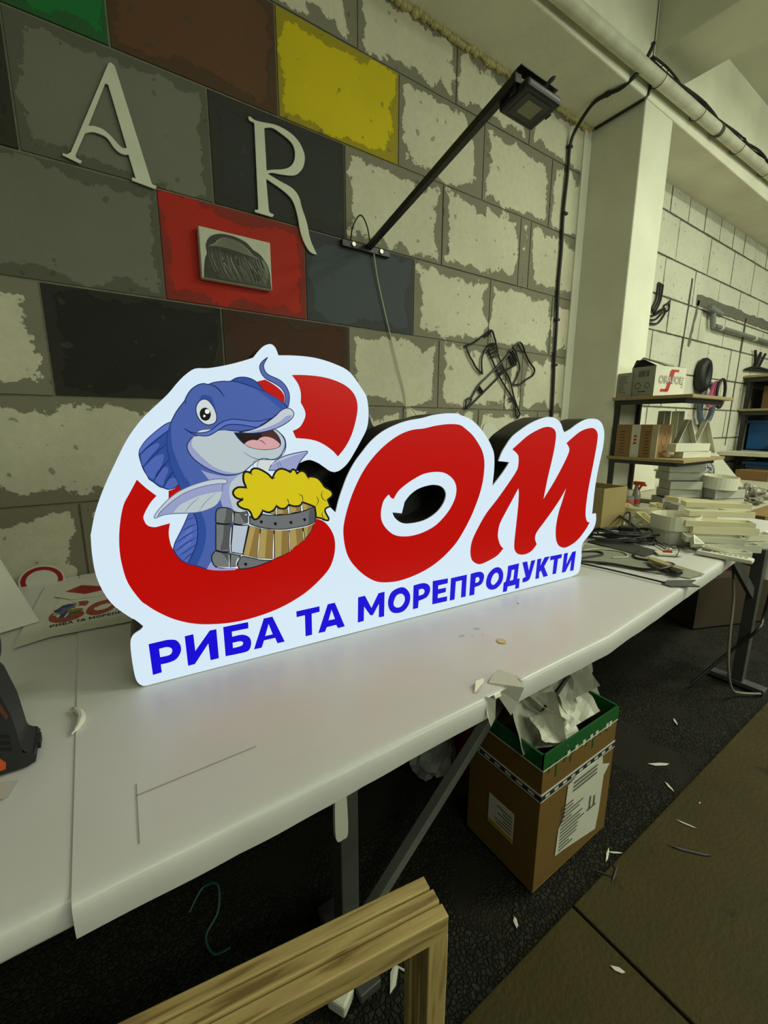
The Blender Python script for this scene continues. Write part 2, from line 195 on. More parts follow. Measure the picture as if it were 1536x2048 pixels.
FISH=[('right_fin','lav',[(3053,4711,1),(3137,4842,0),(3340,4989,0),(3623,5077,0),(3995,5133,0),(4035,5096,0),(3948,5007,0),(3818,4853,0),(3729,4678,1)],'n'),('right_fin','lip',[(3098,4825,1),(3339,4970,0),(3622,5057,0),(4015,5124,0),(3662,5036,0),(3357,4930,0)],''),('back_fin','dkb',[(1076,5825,1),(942,5759,0),(757,5613,0),(585,5455,0),(467,5297,0),(429,5196,0),(433,5078,0),(472,4870,0),(541,4702,0),(562,4647,0),(636,4580,0),(734,4483,0),(813,4446,0),(906,4409,0),(1019,4432,0),(1115,4496,1),(1018,4910,0),(984,4997,0),(957,5315,0),(994,5582,0)],'n'),('back_fin','ltb',[(453,5151,1),(582,5279,0),(762,5385,0),(814,5362,0),(766,5275,0),(633,5130,0),(471,4937,0),(453,5019,0)],''),('back_fin','ltb',[(487,4899,1),(683,5091,0),(836,5161,0),(879,5122,0),(831,4958,0),(735,4782,0),(642,4651,0),(531,4732,0)],''),('back_fin','ltb',[(652,4610,1),(716,4727,0),(851,4880,0),(932,4868,0),(924,4777,0),(841,4613,0),(790,4494,0)],''),('back_fin','ltb',[(828,4461,1),(923,4609,0),(1024,4656,0),(1075,4599,0),(1095,4505,0),(947,4414,0)],''),('back_fin','lt2',[(1075,5818,1),(942,5751,0),(756,5606,0),(584,5447,0),(466,5289,0),(436,5181,0),(572,5316,0),(814,5517,0),(1000,5656,1)],''),('body','blu',[(1076,5825,1),(1196,6039,0),(1372,6263,1),(1414,6352,0),(1508,6487,0),(1643,6588,0),(1759,6626,0),(1858,6612,1),(1993,6663,0),(2172,6694,0),(2299,6697,0),(2565,6742,0),(3060,6515,1),(3221,6425,0),(3384,6333,0),(3582,6175,1),(3388,6057,0),(3213,5924,0),(3073,5792,0),(2904,5711,0),(2690,5655,0),(2340,5609,1),(2393,4386,1),(2261,3552,1),(1868,2446,1),(1528,2518,1),(1323,2629,0),(1135,2710,1),(1290,2980,0),(1374,3203,0),(1407,3431,0),(1402,3663,0),(1343,3848,0),(1226,4196,0),(1115,4496,0),(990,4911,0),(984,4997,0),(957,5315,0),(994,5582,0)],'n'),('body','dkb',[(1076,5825,1),(1064,5685,0),(1049,5432,0),(1071,5207,0),(1145,4930,0),(1259,4605,0),(1262,4650,0),(1358,4408,0),(1519,3831,0),(1575,3577,0),(1582,3360,0),(1523,3082,0),(1429,2841,0),(1330,2633,1),(1142,2709,1),(1290,2980,0),(1374,3203,0),(1407,3431,0),(1402,3663,0),(1343,3848,0),(1226,4196,0),(1115,4496,0),(990,4911,0),(984,4997,0),(957,5315,0),(994,5582,0)],''),('tail_fin','ltb',[(1256,3849,1),(1134,3595,0),(1015,3381,0),(931,3229,0),(884,3089,1),(923,2968,0),(1012,2822,0),(1142,2709,1),(1290,2980,0),(1374,3203,0),(1407,3431,0),(1402,3663,0),(1350,3847,1)],'n'),('tail_fin','lt2',[(1245,3533,1),(1312,3550,0),(1308,3493,0),(1250,3417,0),(1098,3338,0),(993,3286,0)],''),('tail_fin','lt2',[(1248,3385,1),(1291,3371,0),(1272,3316,0),(1178,3245,0),(1025,3151,0),(950,3112,0)],''),('tail_fin','lt2',[(1219,3207,1),(1255,3194,0),(1228,3139,0),(1135,3069,0),(1012,2988,0),(967,2978,0)],''),('throat','lav',[(1577,4791,1),(1723,4568,0),(1860,4373,0),(1933,4089,0),(1969,3936,1),(2182,3832,1),(2486,3769,1),(2541,4710,1),(2313,4640,0),(2093,4627,0),(1793,4700,0)],''),('belly_patch','gry',[(2545,4776,1),(2443,4682,0),(2293,4575,0),(2166,4434,0),(2137,4238,0),(2163,4019,0),(2200,3864,0),(2276,3789,0),(2502,3767,1)],''),('belly_patch','lav',[(1528,2518,1),(1633,2690,1),(1714,2521,1),(2159,2447,1),(2155,2391,1),(1757,2448,0)],''),('chin_patch','wht',[(2802,4989,1),(3162,4957,1),(3053,4711,1),(2771,4763,1)],''),('chin','lav',[(1445,5493,1),(1342,5339,0),(1370,5164,0),(1503,4984,0),(1756,4793,0),(2057,4668,0),(2342,4660,0),(2509,4719,1),(2877,4986,0),(3182,4956,0),(3362,5046,0),(3478,5255,0),(3477,5409,0),(3386,5563,0),(3273,5658,1),(2689,5605,0),(2123,5645,0),(1644,5543,0)],'n'),('chin','gry',[(1478,5510,1),(1432,5337,0),(1519,5195,0),(1671,5013,0),(1862,4843,0),(2131,4720,0),(2380,4696,0),(2510,4746,0),(2877,4994,0),(3183,4975,0),(3344,5074,0),(3443,5256,0),(3457,5410,0),(3366,5563,0),(3254,5658,1),(2909,5585,0),(2614,5569,0),(2330,5608,0),(2123,5645,0),(1849,5611,0),(1644,5543,0)],''),('cheek','wht',[(1550,5596,1),(1652,5647,0),(1852,5664,1),(1746,5584,0)],''),('lip_band','lt2',[(1319,5684,1),(1439,5608,0),(1580,5592,0),(1726,5606,0),(1847,5652,0),(1988,5760,0),(2114,5838,0),(2269,5885,0),(2342,5888,0),(2543,5870,0),(2733,5847,0),(2944,5857,0),(3196,5923,1),(2855,5711,1),(2758,5719,0),(2537,5759,0),(2335,5775,0),(2180,5759,0),(2074,5698,0),(1949,5620,0),(1794,5536,0),(1648,5530,0),(1479,5570,0)],'n'),('mouth','mth',[(2331,5593,1),(2432,5584,0),(2589,5575,0),(2782,5574,0),(3013,5604,0),(3199,5645,1),(3296,5544,0),(3359,5427,0),(3371,5309,0),(3299,5243,0),(3127,5205,0),(2909,5206,0),(2667,5258,0),(2513,5359,0),(2409,5473,0)],'n'),('mouth','brn',[(2929,5580,1),(3199,5640,1),(3313,5528,0),(3373,5343,1),(3257,5428,0),(3058,5497,0),(2958,5498,0)],''),('tongue','pnk',[(2535,5334,1),(2611,5397,0),(2725,5428,0),(2839,5418,0),(2890,5466,0),(3008,5498,0),(3157,5471,0),(3273,5403,0),(3363,5317,1),(3300,5246,0),(3127,5209,0),(2910,5209,0),(2699,5249,0)],''),('upper_lip','lip',[(2433,5600,1),(2689,5647,0),(2938,5743,0),(3126,5858,0),(3283,5973,0),(3407,6090,0),(3529,6149,0),(3633,6143,0),(3717,6062,0),(3704,5961,0),(3604,5860,0),(3443,5760,0),(3252,5677,0),(3014,5613,0),(2782,5582,0),(2590,5583,0)],'n'),('upper_lip','lav',[(2607,5607,1),(2851,5646,0),(3102,5719,0),(3361,5834,0),(3539,5968,0),(3679,5994,1),(3604,5877,0),(3444,5773,0),(3252,5691,0),(3014,5626,0),(2783,5595,0)],''),('crest','dkb',[(2334,6708,1),(2444,6774,0),(2568,6799,0),(2692,6795,0),(2816,6755,0),(2908,6689,0),(2984,6607,0),(3044,6514,1),(2870,6570,0),(2668,6640,0),(2470,6692,0)],'n'),('crest','dk2',[(3044,6506,1),(3220,6422,0),(3384,6330,0),(3568,6175,1),(3409,6131,1),(3214,6296,0),(3056,6420,0),(2899,6525,0),(2745,6612,1)],''),('whisker','whk',[(3164,7263,1),(3076,7126,0),(3063,7032,0),(3099,6941,0),(3177,6875,0),(3323,6820,0),(3454,6755,0),(3567,6631,0),(3629,6471,0),(3623,6324,0),(3591,6175,1),(3500,6255,1),(3531,6386,0),(3502,6515,0),(3414,6625,0),(3268,6714,0),(3123,6778,0),(3030,6859,0),(2979,6965,0),(2977,7073,0),(3046,7170,0)],'n'),('brow','dkb',[(1649,6300,1),(1712,6377,0),(1799,6394,0),(1897,6353,0),(1935,6264,0),(1967,6097,1),(1915,6187,0),(1834,6283,0),(1749,6306,0)],''),('eye','wht',[(1571,6060,0),(1597,6180,0),(1668,6271,0),(1749,6303,0),(1834,6276,0),(1914,6172,0),(1964,6052,0),(1981,5929,0),(1948,5821,0),(1856,5772,0),(1767,5767,0),(1670,5820,0),(1599,5926,0)],'n'),('pupil','blk',[(1639,5986,0),(1675,6085,0),(1758,6127,0),(1834,6087,0),(1865,5989,0),(1827,5890,0),(1752,5851,0),(1674,5881,0)],''),('pupil','hil',[(1749,6045,0),(1764,6082,0),(1799,6094,0),(1834,6080,0),(1842,6047,0),(1829,6012,0),(1792,5997,0),(1759,6009,0)],''),('pupil','hil',[(1704,5949,0),(1732,5977,0),(1756,5950,0),(1728,5922,0)],''),('left_fin','lav',[(586,3814,1),(583,3861,0),(677,3992,0),(858,4179,0),(1067,4335,0),(1303,4444,0),(1557,4522,0),(1814,4571,0),(2043,4568,0),(2101,4521,0),(2074,4465,0),(2003,4445,1),(1977,4283,0),(1917,4090,0),(1801,3968,0),(1660,3907,0),(1477,3867,0),(1256,3857,0),(1000,3874,0),(790,3872,0),(642,3832,1)],'s'),('left_fin','lip',[(586,3814,1),(583,3861,0),(677,3992,0),(858,4179,0),(1067,4335,0),(1303,4444,0),(1557,4522,0),(1814,4571,0),(2043,4568,0),(2101,4521,0),(2074,4465,0),(1928,4469,0),(1700,4449,0),(1444,4394,0),(1206,4308,0),(998,4183,0),(818,4042,0),(683,3914,0),(634,3825,0)],'s'),('left_fin','gry',[(952,3900,1),(1039,4006,0),(1130,4077,0),(1309,4157,0),(1490,4223,0),(1686,4264,0),(1982,4291,1),(1936,4138,0),(1834,3998,0),(1676,3922,0),(1478,3875,0),(1215,3880,0)],''),('mug_handle','mg1',[(1811,3791,0),(1845,3886,0),(1938,3920,0),(2066,3904,0),(2157,3856,0),(2200,3792,1),(2183,3673,0),(2159,3545,1),(1968,3542,0),(1796,3585,1)],'k'),('mug_handle','mg1',[(1795,3565,1),(1967,3526,0),(2125,3508,1),(2095,3340,0),(2063,3141,0),(2048,2917,0),(2055,2865,1),(1886,2889,0),(1751,2950,1)],'k'),('mug_handle','mg1',[(1741,2931,1),(1885,2869,0),(2062,2833,1),(2042,2670,0),(2019,2549,0),(1973,2494,0),(1823,2508,0),(1698,2580,0),(1652,2711,0),(1660,2831,0)],'k'),('mug_handle','mg1',[(2218,3790,1),(2360,3766,0),(2496,3783,1),(2520,3699,0),(2508,3486,1),(2342,3478,0),(2183,3528,1),(2198,3672,0)],'k'),('mug_handle','mg1',[(2071,2821,1),(2183,2773,0),(2297,2735,1),(2224,2663,0),(2184,2491,1),(2030,2489,1)],'k'),('mug_handle','mg2',[(2047,3896,1),(2157,3856,0),(2194,3792,1),(2165,3544,1),(1959,3547,1),(2015,3691,0)],''),('mug_handle','mg2',[(1966,3516,1),(2120,3499,1),(2063,3141,0),(2051,2876,1),(2002,2924,0),(1853,2945,0),(1928,3219,0)],''),('mug_handle','mg2',[(2321,3760,1),(2495,3773,0),(2503,3497,1),(2422,3526,0)],''),('mug_handle','mg2',[(1866,2862,1),(2056,2823,1),(2024,2548,1),(1969,2723,0)],''),('mug_handle','mgl',[(2162,3504,1),(2341,3464,0),(2516,3454,1),(2451,3193,0),(2337,2761,1),(2082,2850,1),(2094,3034,0),(2126,3234,0)],'k'),('mug_stave','tan',[(2534,3431,1),(2778,3341,1),(2657,2617,1),(2346,2749,1)],'k'),('mug_stave','tan',[(2787,3329,1),(3101,3260,1),(3045,2536,1),(2678,2614,1)],'k'),('mug_stave','tan',[(3116,3259,1),(3465,3228,1),(3467,2659,1),(3291,2586,0),(3087,2529,1)],'k'),('mug_stave','tan',[(3492,3236,1),(3831,3250,1),(3841,2906,1),(3490,2689,1)],'k'),('mug_stave','tan',[(3843,3260,1),(4114,3306,1),(4040,3104,0),(3876,2924,1)],'k'),('mug_stave','tan',[(2908,3712,1),(3167,3781,1),(3175,3637,1)],'k'),('mug_stave','tan',[(3209,3787,1),(3461,3775,1),(3482,3624,1),(3202,3635,1)],'k'),('mug_stave','tan',[(3506,3823,1),(3797,3808,1),(3802,3667,1),(3519,3624,1)],'k'),('mug_stave','tan',[(3833,3891,1),(4155,3732,1),(3857,3662,1)],'k'),('mug_stave','tn2',[(2669,3374,1),(2771,3337,1),(2652,2629,1),(2471,2688,1)],''),('mug_stave','tn2',[(2937,3280,1),(3095,3257,1),(3035,2548,1),(2849,2577,1)],''),('mug_stave','tn2',[(3304,3236,1),(3459,3226,1),(3457,2660,1),(3248,2581,1)],''),('mug_stave','tn2',[(3644,3235,1),(3820,3245,1),(3835,2907,1),(3670,2796,1)],''),('mug_stave','tn2',[(3978,3278,1),(4110,3302,1),(4040,3115,1),(3934,2995,1)],''),('mug_stave','tn2',[(3073,3738,1),(3167,3777,1),(3167,3645,1)],''),('mug_stave','tn2',[(3345,3775,1),(3461,3770,1),(3476,3624,1),(3338,3627,1)],''),('mug_stave','tn2',[(3666,3809,1),(3792,3804,1),(3791,3668,1),(3682,3651,1)],''),('mug_stave','tn2',[(3973,3792,1),(4139,3729,1),(3969,3695,1)],''),('mug_hoop','mg3',[(2548,3676,1),(2585,3631,0),(2660,3572,0),(2741,3584,0),(2846,3687,1),(3027,3638,0),(3337,3617,0),(3659,3627,0),(3946,3675,0),(4162,3742,1),(4172,3555,0),(4157,3346,1),(3933,3283,0),(3645,3261,0),(3321,3256,0),(3010,3303,0),(2730,3388,0),(2537,3483,1)],'k'),('mug_hoop','mg2',[(4013,3647,1),(4162,3731,1),(4150,3347,1),(3978,3300,1)],''),('mug_hoop','mg3',[(2275,2697,1),(2335,2719,1),(2568,2631,0),(2766,2557,0),(3023,2506,1),(2760,2440,0),(2515,2404,0),(2257,2409,1),(2205,2519,0)],'k'),('mug_hoop','blk',[(2771,3506,0),(2800,3536,0),(2836,3528,0),(2846,3490,0),(2816,3447,1)],''),('mug_hoop','blk',[(3103,3424,0),(3133,3454,0),(3170,3446,0),(3181,3406,0),(3150,3363,1)],''),('mug_hoop','blk',[(3488,3413,0),(3520,3444,0),(3558,3435,0),(3569,3395,0),(3537,3351,1)],''),('mug_hoop','blk',[(3839,3449,0),(3871,3480,0),(3910,3472,0),(3922,3431,0),(3890,3386,1)],''),('mug_hoop','blk',[(2348,2521,0),(2378,2550,0),(2413,2540,0),(2422,2501,0),(2392,2459,1)],''),('foam','yel',[(2709,4778,0),(2805,4767,0),(2920,4708,0),(3036,4622,0),(3121,4516,1),(3199,4664,0),(3305,4736,0),(3428,4724,0),(3572,4645,1),(3616,4708,0),(3690,4690,0),(3729,4605,1),(3828,4663,0),(3936,4626,0),(4008,4506,1),(4108,4511,0),(4263,4460,0),(4373,4335,0),(4439,4233,0),(4575,4147,0),(4644,4065,0),(4630,3977,0),(4511,3899,1),(4544,3807,0),(4584,3715,1),(4470,3681,0),(4434,3617,0),(4478,3502,0),(4529,3407,0),(4509,3353,0),(4393,3387,0),(4324,3428,0),(4188,3465,1),(4180,3598,0),(4162,3742,1),(3996,3822,0),(3844,3890,1),(3775,3810,0),(3623,3806,0),(3496,3856,1),(3408,3779,0),(3282,3781,0),(3192,3852,1),(3115,3755,0),(2990,3714,0),(2861,3768,1),(2784,3652,0),(2701,3578,0),(2623,3607,0),(2572,3755,0),(2518,3822,1),(2404,3863,0),(2313,3931,0),(2299,4012,0),(2417,4072,1),(2286,4113,0),(2213,4208,0),(2232,4305,0),(2340,4366,0),(2510,4344,1),(2461,4486,0),(2460,4624,0),(2493,4700,0),(2569,4706,0),(2625,4674,1),(2648,4741,0)],'K')]
FISHL=[('back_fin','nav',1.6,[(999,5641,0),(670,5380,0),(441,5159,0)]),('back_fin','nav',1.6,[(956,5382,0),(687,5143,0),(474,4892,0)]),('back_fin','nav',1.6,[(969,5059,0),(808,4854,0),(662,4649,0)]),('back_fin','nav',1.6,[(1020,4775,0),(905,4635,0)]),('back_fin','nav',1.6,[(857,4947,0),(720,4773,0),(643,4588,0)]),('back_fin','nav',1.6,[(1022,4795,0),(897,4625,0),(814,4462,0)]),('tail_fin','nav',1.5,[(1216,3715,0),(1344,3767,0)]),('tail_fin','nav',1.5,[(1097,3493,0),(1248,3565,0),(1383,3607,0)]),('tail_fin','nav',1.5,[(946,3235,0),(1159,3371,0),(1388,3475,0)]),('tail_fin','nav',1.5,[(901,3037,0),(1145,3200,0),(1383,3310,0)]),('tail_fin','nav',1.5,[(978,2927,0),(1177,3047,0),(1363,3154,0)]),('tail_fin','nav',1.5,[(1056,2815,0),(1181,2913,0),(1297,2979,0)]),('body','nav',2.2,[(1858,6612,0),(1986,6573,0),(2097,6465,0),(2163,6354,0)]),('body','nav',1.6,[(1372,6263,0),(1387,6183,0)]),('tongue','mth',1.4,[(2855,5421,0),(2936,5392,0),(3007,5316,0)]),('chin','nav',1.4,[(2481,5168,0),(2729,5011,0),(3028,4970,0),(3261,4992,0),(3424,5102,0),(3490,5255,0)]),('chin','nav',1.4,[(3273,5658,0),(3441,5486,0),(3484,5294,0),(3424,5102,0)]),('left_fin','sla',1.0,[(1172,3889,0),(1300,4046,0),(1488,4199,0)]),('left_fin','sla',1.0,[(1464,3885,0),(1597,4068,0),(1830,4269,0)]),('barbel','sla',1.2,[(2697,4786,0),(2705,4918,0),(2783,4990,0)]),('barbel','sla',1.2,[(2783,4782,0),(2797,4895,0),(2858,4976,0)]),('barbel','sla',1.2,[(3201,4955,0),(3255,4857,0),(3298,4758,0)]),('barbel','sla',1.2,[(3280,4972,0),(3326,4854,0),(3368,4746,0)]),('foam','blk',1.7,[(4204,4011,0),(4258,3898,0),(4197,3761,0)]),('foam','blk',1.7,[(4390,4138,0),(4342,4044,0),(4384,3920,0),(4487,3867,0)]),('foam','blk',1.7,[(4352,3603,0),(4349,3492,0),(4416,3396,0)]),('foam','blk',1.7,[(2569,4706,0),(2625,4674,0),(2661,4622,0)]),('foam','blk',1.7,[(3111,4517,0),(3193,4538,0)]),('foam','blk',1.7,[(3572,4645,0),(3552,4677,0)]),('foam','blk',1.7,[(3729,4605,0),(3739,4574,0)]),('foam','blk',1.7,[(4008,4506,0),(4017,4442,0)]),('foam','blk',1.7,[(2417,4072,0),(2405,4133,0)]),('foam','blk',1.7,[(2510,4344,0),(2523,4313,0)]),('foam','blk',1.7,[(2861,3768,0),(2833,3812,0)]),('foam','blk',1.7,[(3192,3852,0),(3183,3894,0)]),('foam','blk',1.7,[(3496,3856,0),(3475,3963,0),(3450,4008,0)]),('foam','blk',1.7,[(3844,3890,0),(3838,4040,0),(3742,4101,0)]),('mug_stave','hil',1.6,[(2752,3239,0),(2718,2991,0),(2664,2627,0)]),('mug_stave','hil',1.6,[(3087,3177,0),(3035,2548,0)]),('mug_stave','hil',1.6,[(3472,3173,0),(3468,2670,0)]),('mug_stave','hil',1.6,[(3823,3152,0),(3842,2917,0)]),('mug_stave','hil',1.6,[(2175,3794,0),(2160,3555,0)]),('mug_stave','hil',1.6,[(2112,3459,0),(2069,3140,0),(2052,2886,0)]),('mug_stave','hil',1.6,[(2023,2818,0),(2011,2550,0),(1974,2510,0),(1751,2555,0)]),('mug_stave','hil',1.6,[(2509,3680,0),(2499,3507,0),(2362,3492,0)]),('mug_stave','hil',1.6,[(3009,3293,0),(3321,3245,0),(3644,3250,0),(3933,3272,0),(4149,3336,0)]),('mug_stave','hil',1.6,[(2227,2715,0),(2182,2606,0),(2166,2504,0)]),('mug_stave','hil',1.6,[(2677,2603,0),(3035,2542,0)]),('mug_stave','hil',1.6,[(2433,3708,0),(2492,3723,0)])]
WALLL={'A':[[(2040,25920,1),(2120,25980,0),(2230,25920,1),(3040,22630,1),(3080,22540,0),(3210,22510,0),(3150,22400,1),(2400,22480,1),(2440,22580,0),(2540,22570,1),(2380,23290,1),(2240,23250,0),(2090,23270,0),(1930,23390,0),(1750,23620,0),(1460,23670,0),(1290,23640,0),(1110,23540,1),(770,22810,1),(780,22710,0),(920,22650,0),(860,22560,1),(390,22670,1),(420,22740,0),(510,22730,0),(640,22840,1)],[(1880,25280,1),(1970,25280,1),(2350,23490,1),(2210,23450,0),(2070,23540,0),(1890,23710,0),(1680,23840,0),(1440,23860,0),(1240,23810,1)]],'R':[[(6850,25980,1),(6930,26020,0),(7130,25960,0),(7520,26010,1),(8060,26090,0),(8650,26010,0),(9060,25770,0),(9280,25390,0),(9240,24990,0),(9060,24680,0),(8740,24430,0),(8200,24310,0),(7750,24250,0),(7570,24160,1),(8110,24030,0),(8640,23920,0),(8940,23670,0),(9080,23250,0),(9300,22700,0),(9450,22050,0),(9760,21490,1),(9430,21530,0),(9150,21850,0),(8970,22280,0),(8830,22990,0),(8620,23460,0),(8170,23730,0),(7480,23950,1),(7540,22770,1),(7600,22690,0),(7750,22660,0),(7680,22550,1),(6940,22560,1),(6930,22640,0),(7060,22680,0),(7080,22780,1),(7090,25740,1),(7070,25850,0),(6890,25880,0)],[(7500,25810,1),(7840,25930,0),(8200,25860,0),(8640,25690,0),(8820,25440,0),(8800,25050,0),(8600,24740,0),(8280,24540,0),(7830,24390,0),(7520,24270,1)]]}
AXES=[[(19440,18500),(19590,18180),(19820,17860),(20050,17640),(20130,17550),(20430,17230),(20970,16920)],[(20970,16920),(20860,17510),(20900,17950),(21170,18370),(21380,18540)],[(19440,18450),(20130,18710),(20960,19230),(21600,19570),(21860,19230),(22040,18850),(21510,18750),(21380,18490),(21650,18020),(22240,18270),(22040,18850)],[(20960,19180),(21260,19210),(21610,19550)],[(21450,18550),(22080,18780)],[(21470,18350),(22140,18610)],[(21560,18160),(22200,18420)],[(21650,18020),(22680,16710),(24130,15340),(24380,14460)],[(22240,18270),(22860,17450),(23580,16710),(24100,15610),(24810,14530)],[(22090,17290),(22690,17590)],[(22180,17150),(22780,17450)],[(22340,17000),(22880,17300)],[(22580,16970),(22960,17200)],[(23610,15480),(24010,15660)],[(23710,15330),(24150,15500)],[(24380,14460),(24580,14240),(24810,14530)],[(20040,15360),(20720,16250),(21580,16900),(22600,17690),(23350,18320)],[(20910,15650),(22070,16520),(23040,17260),(24070,17700)],[(19640,14900),(19680,15300),(19890,15410),(20110,15370),(19850,14850),(19710,14800),(19640,14900)],[(19850,14850),(20910,15650)],[(20580,16090),(21050,15710)],[(20690,16200),(21070,15860)],[(23350,18320),(23550,17970),(23820,17680),(24150,17760)],[(23420,18430),(23620,18600),(24120,18070),(24070,17750)],[(23580,18490),(24050,17910)],[(23740,18560),(24090,18070)],[(23430,18330),(23950,17710)],[(23730,18710),(23950,18940),(24350,19140),(24710,18910),(24920,18560),(25320,18120),(25700,17820),(26060,17520),(25870,17120),(25270,16860),(24700,16510),(23940,16430)],[(23940,16430),(24310,16970),(24510,17520),(24200,18130),(23990,18580),(23730,18710)],[(24750,18550),(24390,18780),(24190,19020)]]
GAP=[(6250,6027,0),(6382,5748,0),(6640,5642,0),(7037,5669,0),(6772,5330,0),(6250,4691,0),(5767,3863,0),(5232,3222,1),(4816,3349,1),(4254,3705,1),(3845,4400,1),(4192,5035,1),(5042,5410,0),(5639,5806,0),(6069,6079,0)]
# ---------------------------------------------------------------- structure
def block_material(name,raw,mort,thr,joint):
    m=bpy.data.materials.new(name); m.use_nodes=True; nt=m.node_tree; N=nt.nodes; L=nt.links; b=N['Principled BSDF']
    b.inputs['Roughness'].default_value=.75; b.inputs['Specular IOR Level'].default_value=.25
    def math_(op,a,c=None,v=None,cl=False):
        n=N.new('ShaderNodeMath'); n.operation=op; n.use_clamp=cl; L.new(a,n.inputs[0])
        if c is not None: L.new(c,n.inputs[1])
        if v is not None: n.inputs[1].default_value=v
        return n.outputs[0]
    def mix(f,a,c,bt='MIX'):
        n=N.new('ShaderNodeMix'); n.data_type='RGBA'; n.blend_type=bt
        L.new(f,n.inputs[0]) if not isinstance(f,float) else setattr(n.inputs[0],'default_value',f)
        for i,x in ((6,a),(7,c)):
            if isinstance(x,tuple): n.inputs[i].default_value=x
            else: L.new(x,n.inputs[i])
        return n.outputs[2]
    geo=N.new('ShaderNodeNewGeometry')
    ds=[]
    for u in ('lo','hi'):
        uv=N.new('ShaderNodeUVMap'); uv.uv_map=u; sp=N.new('ShaderNodeSeparateXYZ'); L.new(uv.outputs[0],sp.inputs[0]); ds+=[sp.outputs[0],sp.outputs[1]]
    d=math_('MINIMUM',math_('MINIMUM',ds[0],ds[1]),math_('MINIMUM',ds[2],ds[3]))
    def noise(sc,det,rough=.55):
        n=N.new('ShaderNodeTexNoise'); n.inputs['Scale'].default_value=sc; n.inputs['Detail'].default_value=det; n.inputs['Roughness'].default_value=rough
        L.new(geo.outputs['Position'],n.inputs['Vector']); return n.outputs['Fac']
    oi=N.new('ShaderNodeObjectInfo')
    n1=noise(4.2,10,.66); n2=noise(30,5); n3=noise(1.6,4); n4=noise(90,3)
    e=math_('SUBTRACT',math_('SUBTRACT',d,math_('MULTIPLY',math_('SUBTRACT',n1,v=.425),math_('SUBTRACT',math_('MULTIPLY',oi.outputs['Alpha'],v=-.08),v=-thr))),math_('MULTIPLY',math_('SUBTRACT',n2,v=.5),v=.016))
    mask=math_('MULTIPLY',math_('SUBTRACT',e,v=joint),v=260,cl=True)   # 1 = bare block, 0 = smeared mortar
    rawc=mix(math_('MULTIPLY',n2,v=1),tuple(x*.84 for x in raw[:3])+(1,),tuple(min(1,x*1.1) for x in raw[:3])+(1,))
    body=mix(oi.outputs['Alpha'],rawc,oi.outputs['Color'])
    mp=mix(.10,oi.outputs['Color'],mort); mp=mix(.42,mp,(.012,.011,.008,1))
    mo=mix(oi.outputs['Alpha'],mort,mp)
    col=mix(mask,mo,body)
    st=math_('MULTIPLY',math_('SUBTRACT',n3,v=.42),v=2.2,cl=True)
    col=mix(math_('MULTIPLY',st,v=.3),col,(.05,.045,.03,1))
    # scratches and pock marks
    pk=math_('MULTIPLY',math_('SUBTRACT',noise(22,2,.3),v=.70),v=60,cl=True)
    col=mix(math_('MULTIPLY',pk,v=.5),col,(.06,.055,.04,1))
    L.new(col,b.inputs['Base Color'])
    h=math_('ADD',math_('MULTIPLY',mask,v=-.35),math_('ADD',math_('MULTIPLY',n4,v=.25),math_('MULTIPLY',n2,v=.25)))
    bp=N.new('ShaderNodeBump'); bp.inputs['Strength'].default_value=.55; bp.inputs['Distance'].default_value=.006; L.new(h,bp.inputs['Height']); L.new(bp.outputs[0],b.inputs['Normal'])
    return m
RAW=lin((206,202,178)); MORT=lin((128,124,106))
M_block=block_material('gas_block',RAW,MORT,.34,.012)
M_block2=block_material('painted_block',lin((212,210,192)),lin((150,147,128)),.03,.004)
M_mortar=mat('mortar',(122,118,100),.9,var=.25,scale=20,bump=.4)
M_mortar2=mat('mortar_dark',(78,76,62),.9,var=.25,scale=20,bump=.4)
M_plaster=mat('plaster',(222,221,200),.7,var=.10,scale=3.5,bump=.25,bscale=60)
M_plaster2=mat('concrete_plaster',(232,230,210),.8,var=.14,scale=3,bump=.4,bscale=45)
M_whitewash=mat('whitewash',(224,223,204),.75,var=.10,scale=2.2,bump=.3,bscale=40)
wb=MB().bb(-3,3.1,.004,.2,0,3.36); wall=struct(wb,'wall_back',M_mortar)
wb2=MB().bb(3.1,10,.003,.2,0,3.5); M_chase=mat('chase_mortar',(104,102,88),.9,var=.25,scale=20,bump=.4)
wall2=struct(wb2,'wall_rear',M_mortar2)
_B={}
def brick(x0,x1,z0,z1,parent,m,col=None,gap=.0012,pro=0):
    key=(round(x1-x0,3),round(z1-z0,3),m.name)
    W=x1-x0-2*gap; H=z1-z0-2*gap
    if key not in _B:
        me=bpy.data.meshes.new('brick'); bv=.003
        me.from_pydata([(0,.02,0),(W,.02,0),(W,.02,H),(0,.02,H),(bv,0,bv),(W-bv,0,bv),(W-bv,0,H-bv),(bv,0,H-bv)],[],[(4,5,6,7),(0,1,5,4),(1,2,6,5),(2,3,7,6),(3,0,4,7)])
        for nm,fx in (('lo',lambda c:(c.x,c.z)),('hi',lambda c:(W-c.x,H-c.z))):
            uv=me.uv_layers.new(name=nm)
            for lp in me.loops: uv.data[lp.index].uv=fx(me.vertices[lp.vertex_index].co)
        me.materials.append(m); _B[key]=me
    o=bpy.data.objects.new('brick',_B[key]); COL.objects.link(o); o.parent=parent; o.location=(x0+gap,-pro,z0+gap)
    c=lin(col) if col else (0,0,0,1)
    o.color=(c[0],c[1],c[2],1.0 if col else 0.0); return o
GREEN,BROWN,YEL=(20,116,54),(96,66,42),(205,186,14)
DARK,GREY,BLK,RED,SLATE,MAR,BK2=(48,47,38),(116,116,102),(52,54,52),(178,42,28),(72,78,84),(72,42,30),(32,32,28)
